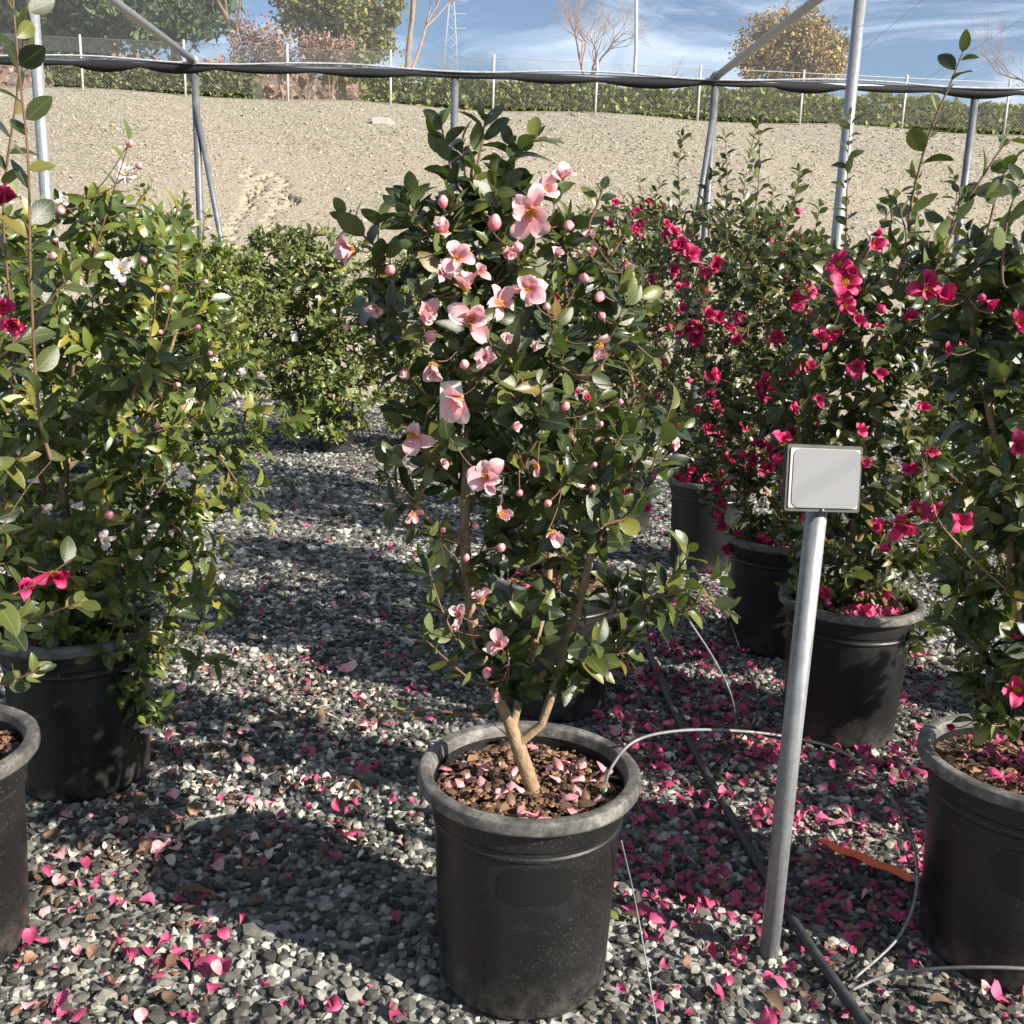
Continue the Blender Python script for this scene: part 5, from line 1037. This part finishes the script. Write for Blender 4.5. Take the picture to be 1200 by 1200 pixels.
# white paper tags hanging in plants
def paper_tag(label, quad, col=(0.62, 0.60, 0.55)):
    q = np.array(quad); nn = norm(np.cross(q[1] - q[0], q[3] - q[0])) * 0.0012; g = []; m = 4; V = []
    for s in (0, 1):
        for j in range(m + 1):
            for i in range(m + 1):
                a, b = i / m, j / m; p = (q[0] * (1 - a) + q[1] * a) * (1 - b) + (q[3] * (1 - a) + q[2] * a) * b; V.append(p + nn * s + nn * 6 * math.sin(a * 3 + b))
    fs = []
    for s in (0, 1):
        o_ = s * (m + 1) ** 2
        for j in range(m):
            for i in range(m): fs.append((o_ + j * 5 + i, o_ + j * 5 + i + 1, o_ + j * 5 + i + 6, o_ + j * 5 + i + 5))
    tag(link('paper_tag', t_mesh('paper_tag', T(V, fs)), simple('tag_paper', col, 0.6, var=0.06)), label, 'tag')
paper_tag('white paper tag hanging inside the main pink camellia', [at_y(516, 448, 1.70), at_y(540, 446, 1.71), at_y(548, 490, 1.71), at_y(516, 492, 1.70)])
paper_tag('pale paper tag on the trunk of the right edge camellia', [at_y(1182, 556, 1.93), at_y(1225, 552, 1.95), at_y(1225, 632, 1.95), at_y(1190, 632, 1.93)], (0.5, 0.44, 0.38))
paper_tag('tiny white tag hanging in the lone green bush farther back', [at_y(341, 388, 7.5), at_y(348, 388, 7.5), at_y(349, 400, 7.5), at_y(342, 400, 7.5)])
paper_tag('tiny white sticker on the far small pot on the path', [at_y(372, 499, 7.84), at_y(380, 499, 7.84), at_y(380, 508, 7.84), at_y(372, 508, 7.84)])

# ------------------------------------------------------------------ fallen petals and leaves
r5 = np.random.default_rng(77)
CRUMP = [petal_t(0.9, 0.55, 0.5, 0, 0.08, 0), petal_t(0.7, -0.4, 0.4, 0, 0.10, 2), petal_t(0.95, 0.35, -0.6, 0.03, 0.10, 4), petal_t(0.6, 0.9, 0.3, 0, 0.08, 1), petal_t(0.8, 0.25, 0.8, 0, 0.10, 3), petal_t(0.5, 1.3, 0.5, 0, 0.12, 5)]
CRUMPN = [petal_t(0.55, 0.5, 0.5, 0.05, 0.05, 0), petal_t(0.5, 0.6, -0.4, 0.08, 0.05, 3), petal_t(0.7, 0.7, 0.5, 0.08, 0.06, 1)]
FALL = {k: [col_mesh('fallen_petal', p, [MAT['dead_petal' if k == 'brown' else 'fallen_' + k]]) for p in (CRUMPN if k == 'white' else CRUMP)] for k in ('magenta', 'pink', 'white', 'brown')}
cand = []
def zone(n, x0, x1, y0, y1, mix, clump=0):
    """pixels on the gravel -> ground points"""
    k = 0
    while k < n:
        x, y = r5.uniform(x0, x1), r5.uniform(y0, y1)
        m = r5.integers(2, 7) if r5.random() < clump * 0.5 else 1
        for _ in range(m):
            p = at_z(x + r5.normal(0, 14) * (m > 1), y + r5.normal(0, 8) * (m > 1), 0.012)
            if any(math.hypot(p[0] - a, p[1] - b) < 0.185 for a, b in POT_SPOTS.values()): continue
            cand.append((p, str(r5.choice(list(mix.keys()), p=list(mix.values()))))); k += 1
MG = {'magenta': .70, 'pink': .08, 'brown': .22}
zone(820, 690, 1085, 750, 900, MG, .8); zone(540, 720, 1090, 900, 1080, MG, .7); zone(80, 720, 1200, 1080, 1200, {'magenta': .6, 'pink': .15, 'brown': .25}, .3)
zone(130, 15, 260, 1020, 1200, {'magenta': .45, 'pink': .12, 'white': .08, 'brown': .35}, .6); zone(22, 240, 500, 1000, 1190, {'magenta': .7, 'pink': .1, 'brown': .2}, .2)
zone(760, 60, 440, 770, 1010, {'white': .38, 'pink': .09, 'brown': .49, 'magenta': .04}, .6); zone(60, 330, 510, 800, 1000, {'magenta': .7, 'pink': .12, 'brown': .18}, .3)
zone(110, 300, 560, 560, 800, {'magenta': .75, 'pink': .05, 'brown': .2}, .4); zone(260, 690, 960, 600, 770, MG, .6); zone(30, 240, 420, 440, 560, {'magenta': .6, 'pink': .2, 'brown': .2}, .3)
dist = np.array([np.linalg.norm(c[0] - CAM) for c in cand]); size = r5.lognormal(math.log(0.0255), 0.32, len(cand)); order = np.argsort(-size / dist)
ptn = {}
LABEL = {'magenta': 'fallen magenta camellia petal', 'pink': 'fallen pale pink camellia petal', 'white': 'fallen creamy white camellia petal', 'brown': 'withered brown camellia petal'}
def where(p):
    x, y, _ = proj(p); x, y = x[0], y[0]
    if x < 240 and y > 1010: return 'on the sunlit gravel at lower left'
    if x < 430 and y > 960: return 'in the shadow of the main pot'
    if x < 330: return 'on the gravel beside the left pot'
    if x < 560: return 'on the gravel path left of the main plant'
    if x < 905 and y > 1060: return 'on the gravel between main pot and sign post'
    if x > 905 and y > 1060: return 'on the gravel below the orange strip'
    if y > 900 and x > 900: return 'on the gravel between sign post and right edge pot'
    if y > 900: return 'beside the black irrigation pipe'
    if x > 900: return 'on the gravel behind the sign post'
    return 'on the gravel behind the main pot'
for rank, k in enumerate(order):
    p, ck = cand[k]; s = size[k] * (0.85 if ck in ('white', 'brown') else 1); a = r5.uniform(0, 6.28); tl = norm(np.array([0, 0, 1.0]) + r5.normal(0, .38, 3))
    d = np.array([math.cos(a), math.sin(a), 0]); d = norm(d - tl * (d @ tl)); flip = 1 if r5.random() < .5 else -1; R = np.stack([np.cross(d, tl * flip), d, tl * flip], -1) * s; pp = p + np.array([0, 0, 0.006 + (0.004 if flip < 0 else 0)])
    i = int(r5.integers(0, len(FALL[ck])))
    if rank < 280:
        o = bpy.data.objects.new('fallen_petal', FALL[ck][i]); o.matrix_basis = to_m4(R, pp); COL.objects.link(o); tag(o, LABEL[ck] + ' ' + where(p), 'petal', f'fallen {ck} petals ' + where(p))
    else: ptn.setdefault(ck, []).append((i, R, pp))
for ck, lst in ptn.items():
    src = CRUMPN if ck == 'white' else CRUMP; g = []
    for i in range(len(src)):
        sel = [(R, p) for j, R, p in lst if j == i]
        if sel: g.append(bulk(src[i], np.array([q[0] for q in sel]), np.array([q[1] for q in sel])))
    o = link('petal_litter', t_mesh('petal_litter', merge(g)), MAT['dead_petal' if ck == 'brown' else 'fallen_' + ck], ground); tag(o, kind='stuff')
# petals lying in the pots (stuff on the soil)
for key, n, mix in (('main', 110, {'pink': .5, 'brown': .5}), ('near_right', 55, {'magenta': .8, 'brown': .2}), ('right_two', 110, {'magenta': .9, 'brown': .1}), ('right_three', 60, {'magenta': .7, 'brown': .3}), ('right_four', 90, {'magenta': .95, 'brown': .05}), ('left', 12, {'brown': 1.0}), ('edge', 10, {'brown': 1.0}), ('behind', 20, {'magenta': .6, 'brown': .4})):
    for ck, pr in mix.items():
        m = max(1, int(n * pr)); rad = 0.165 * np.sqrt(r5.random(m)); a = r5.uniform(0, 6.28, m); P = np.stack([rad * np.cos(a), rad * np.sin(a), 0.418 + 0.02 * r5.random(m) * (2 if key == 'right_four' else 1)], -1)
        tl = norm(np.array([0, 0, 1.0]) + r5.normal(0, .35, (m, 3))); d = norm(np.cross(tl, r5.normal(size=(m, 3)))); R = np.stack([np.cross(d, tl), d, tl], -1) * r5.uniform(0.022, 0.034, (m, 1, 1))
        o = link('fallen_petals', t_mesh('fallen_petals', bulk(CRUMP[(0, 2, 4, 1)[int(r5.integers(0, 4))]], R, P)), MAT['dead_petal' if ck == 'brown' else 'fallen_' + ck]); o.parent = POT[key]; tag(o, kind='stuff')
# dry leaves on the gravel
dl = [col_mesh('dry_leaf', leaf_t(0.42, 0.5, 0.1, 0.85, 0.3), [MAT['dead_leaf']]), col_mesh('dry_leaf', leaf_t(0.55, 0.8, 0.3, 0.9, -0.4), [MAT['dead_leaf']])]
gl = [col_mesh('green_leaf', leaf_t(0.55, 0.3, 0.2), [MAT['leaf_white']])]
for (x, y, L_, ang, kind, lab) in [(205, 1048, .10, .05, 0, 'large brown dry leaf in the shadow left of the main pot'), (195, 1140, .065, 1.2, 1, 'curled red-brown dry leaf on the gravel at lower left'), (213, 1072, .05, .3, 0, 'small brown dry leaf just below the large dry leaf'), (290, 1065, .05, .8, 1, 'curled tan dry leaf in the main pot shadow'), (893, 1168, .055, -1.0, 1, 'crumpled brown leaf at the foot of the sign post'), (965, 1135, .05, .4, 0, 'brown leaf stuck on the black pipe'), (1090, 1180, .05, .2, 1, 'tan curled leaf beside the right edge pot'), (355, 1095, .05, 2.0, 1, 'brown crumpled leaf in the shadow beside the main pot'), (750, 1080, .05, 2.4, 0, 'olive dry leaf right of the main pot'), (1000, 905, .045, 0.2, 0, 'brown dry leaf between sign post and petal-filled pot'), (100, 1085, .04, 1.0, 1, 'brown withered leaf among the pink petals at lower left'), (320, 905, .05, 0.5, 0, 'brown dry leaf in the shade behind the pot shadow')]:
    o = bpy.data.objects.new('dry_leaf', dl[kind]); p = at_z(x, y, 0.014); o.location = p + np.array([0, 0, 0.008]); o.rotation_euler = (r5.normal(0, .15), r5.normal(0, .15), ang - math.pi / 2); o.scale = (L_, L_, L_); COL.objects.link(o); tag(o, lab, 'leaf', 'dry leaves on the gravel')
for (x, y, L_, ang, lab) in [(145, 980, .045, .2, 'yellow-green leaf fallen on the gravel by the left pot'), (445, 863, .05, 2.6, 'pale green leaf fallen on the gravel left of the main pot'), (725, 1078, .045, 1.0, 'yellow-green leaf on the gravel right of the main pot')]:
    o = bpy.data.objects.new('green_leaf', gl[0]); o.location = at_z(x, y, 0.024); o.rotation_euler = (r5.normal(0, .2), r5.normal(0, .2), ang); o.scale = (L_,) * 3; COL.objects.link(o); tag(o, lab, 'leaf')
print('leaves', {k: v[2] for k, v in PLANTS.items()})
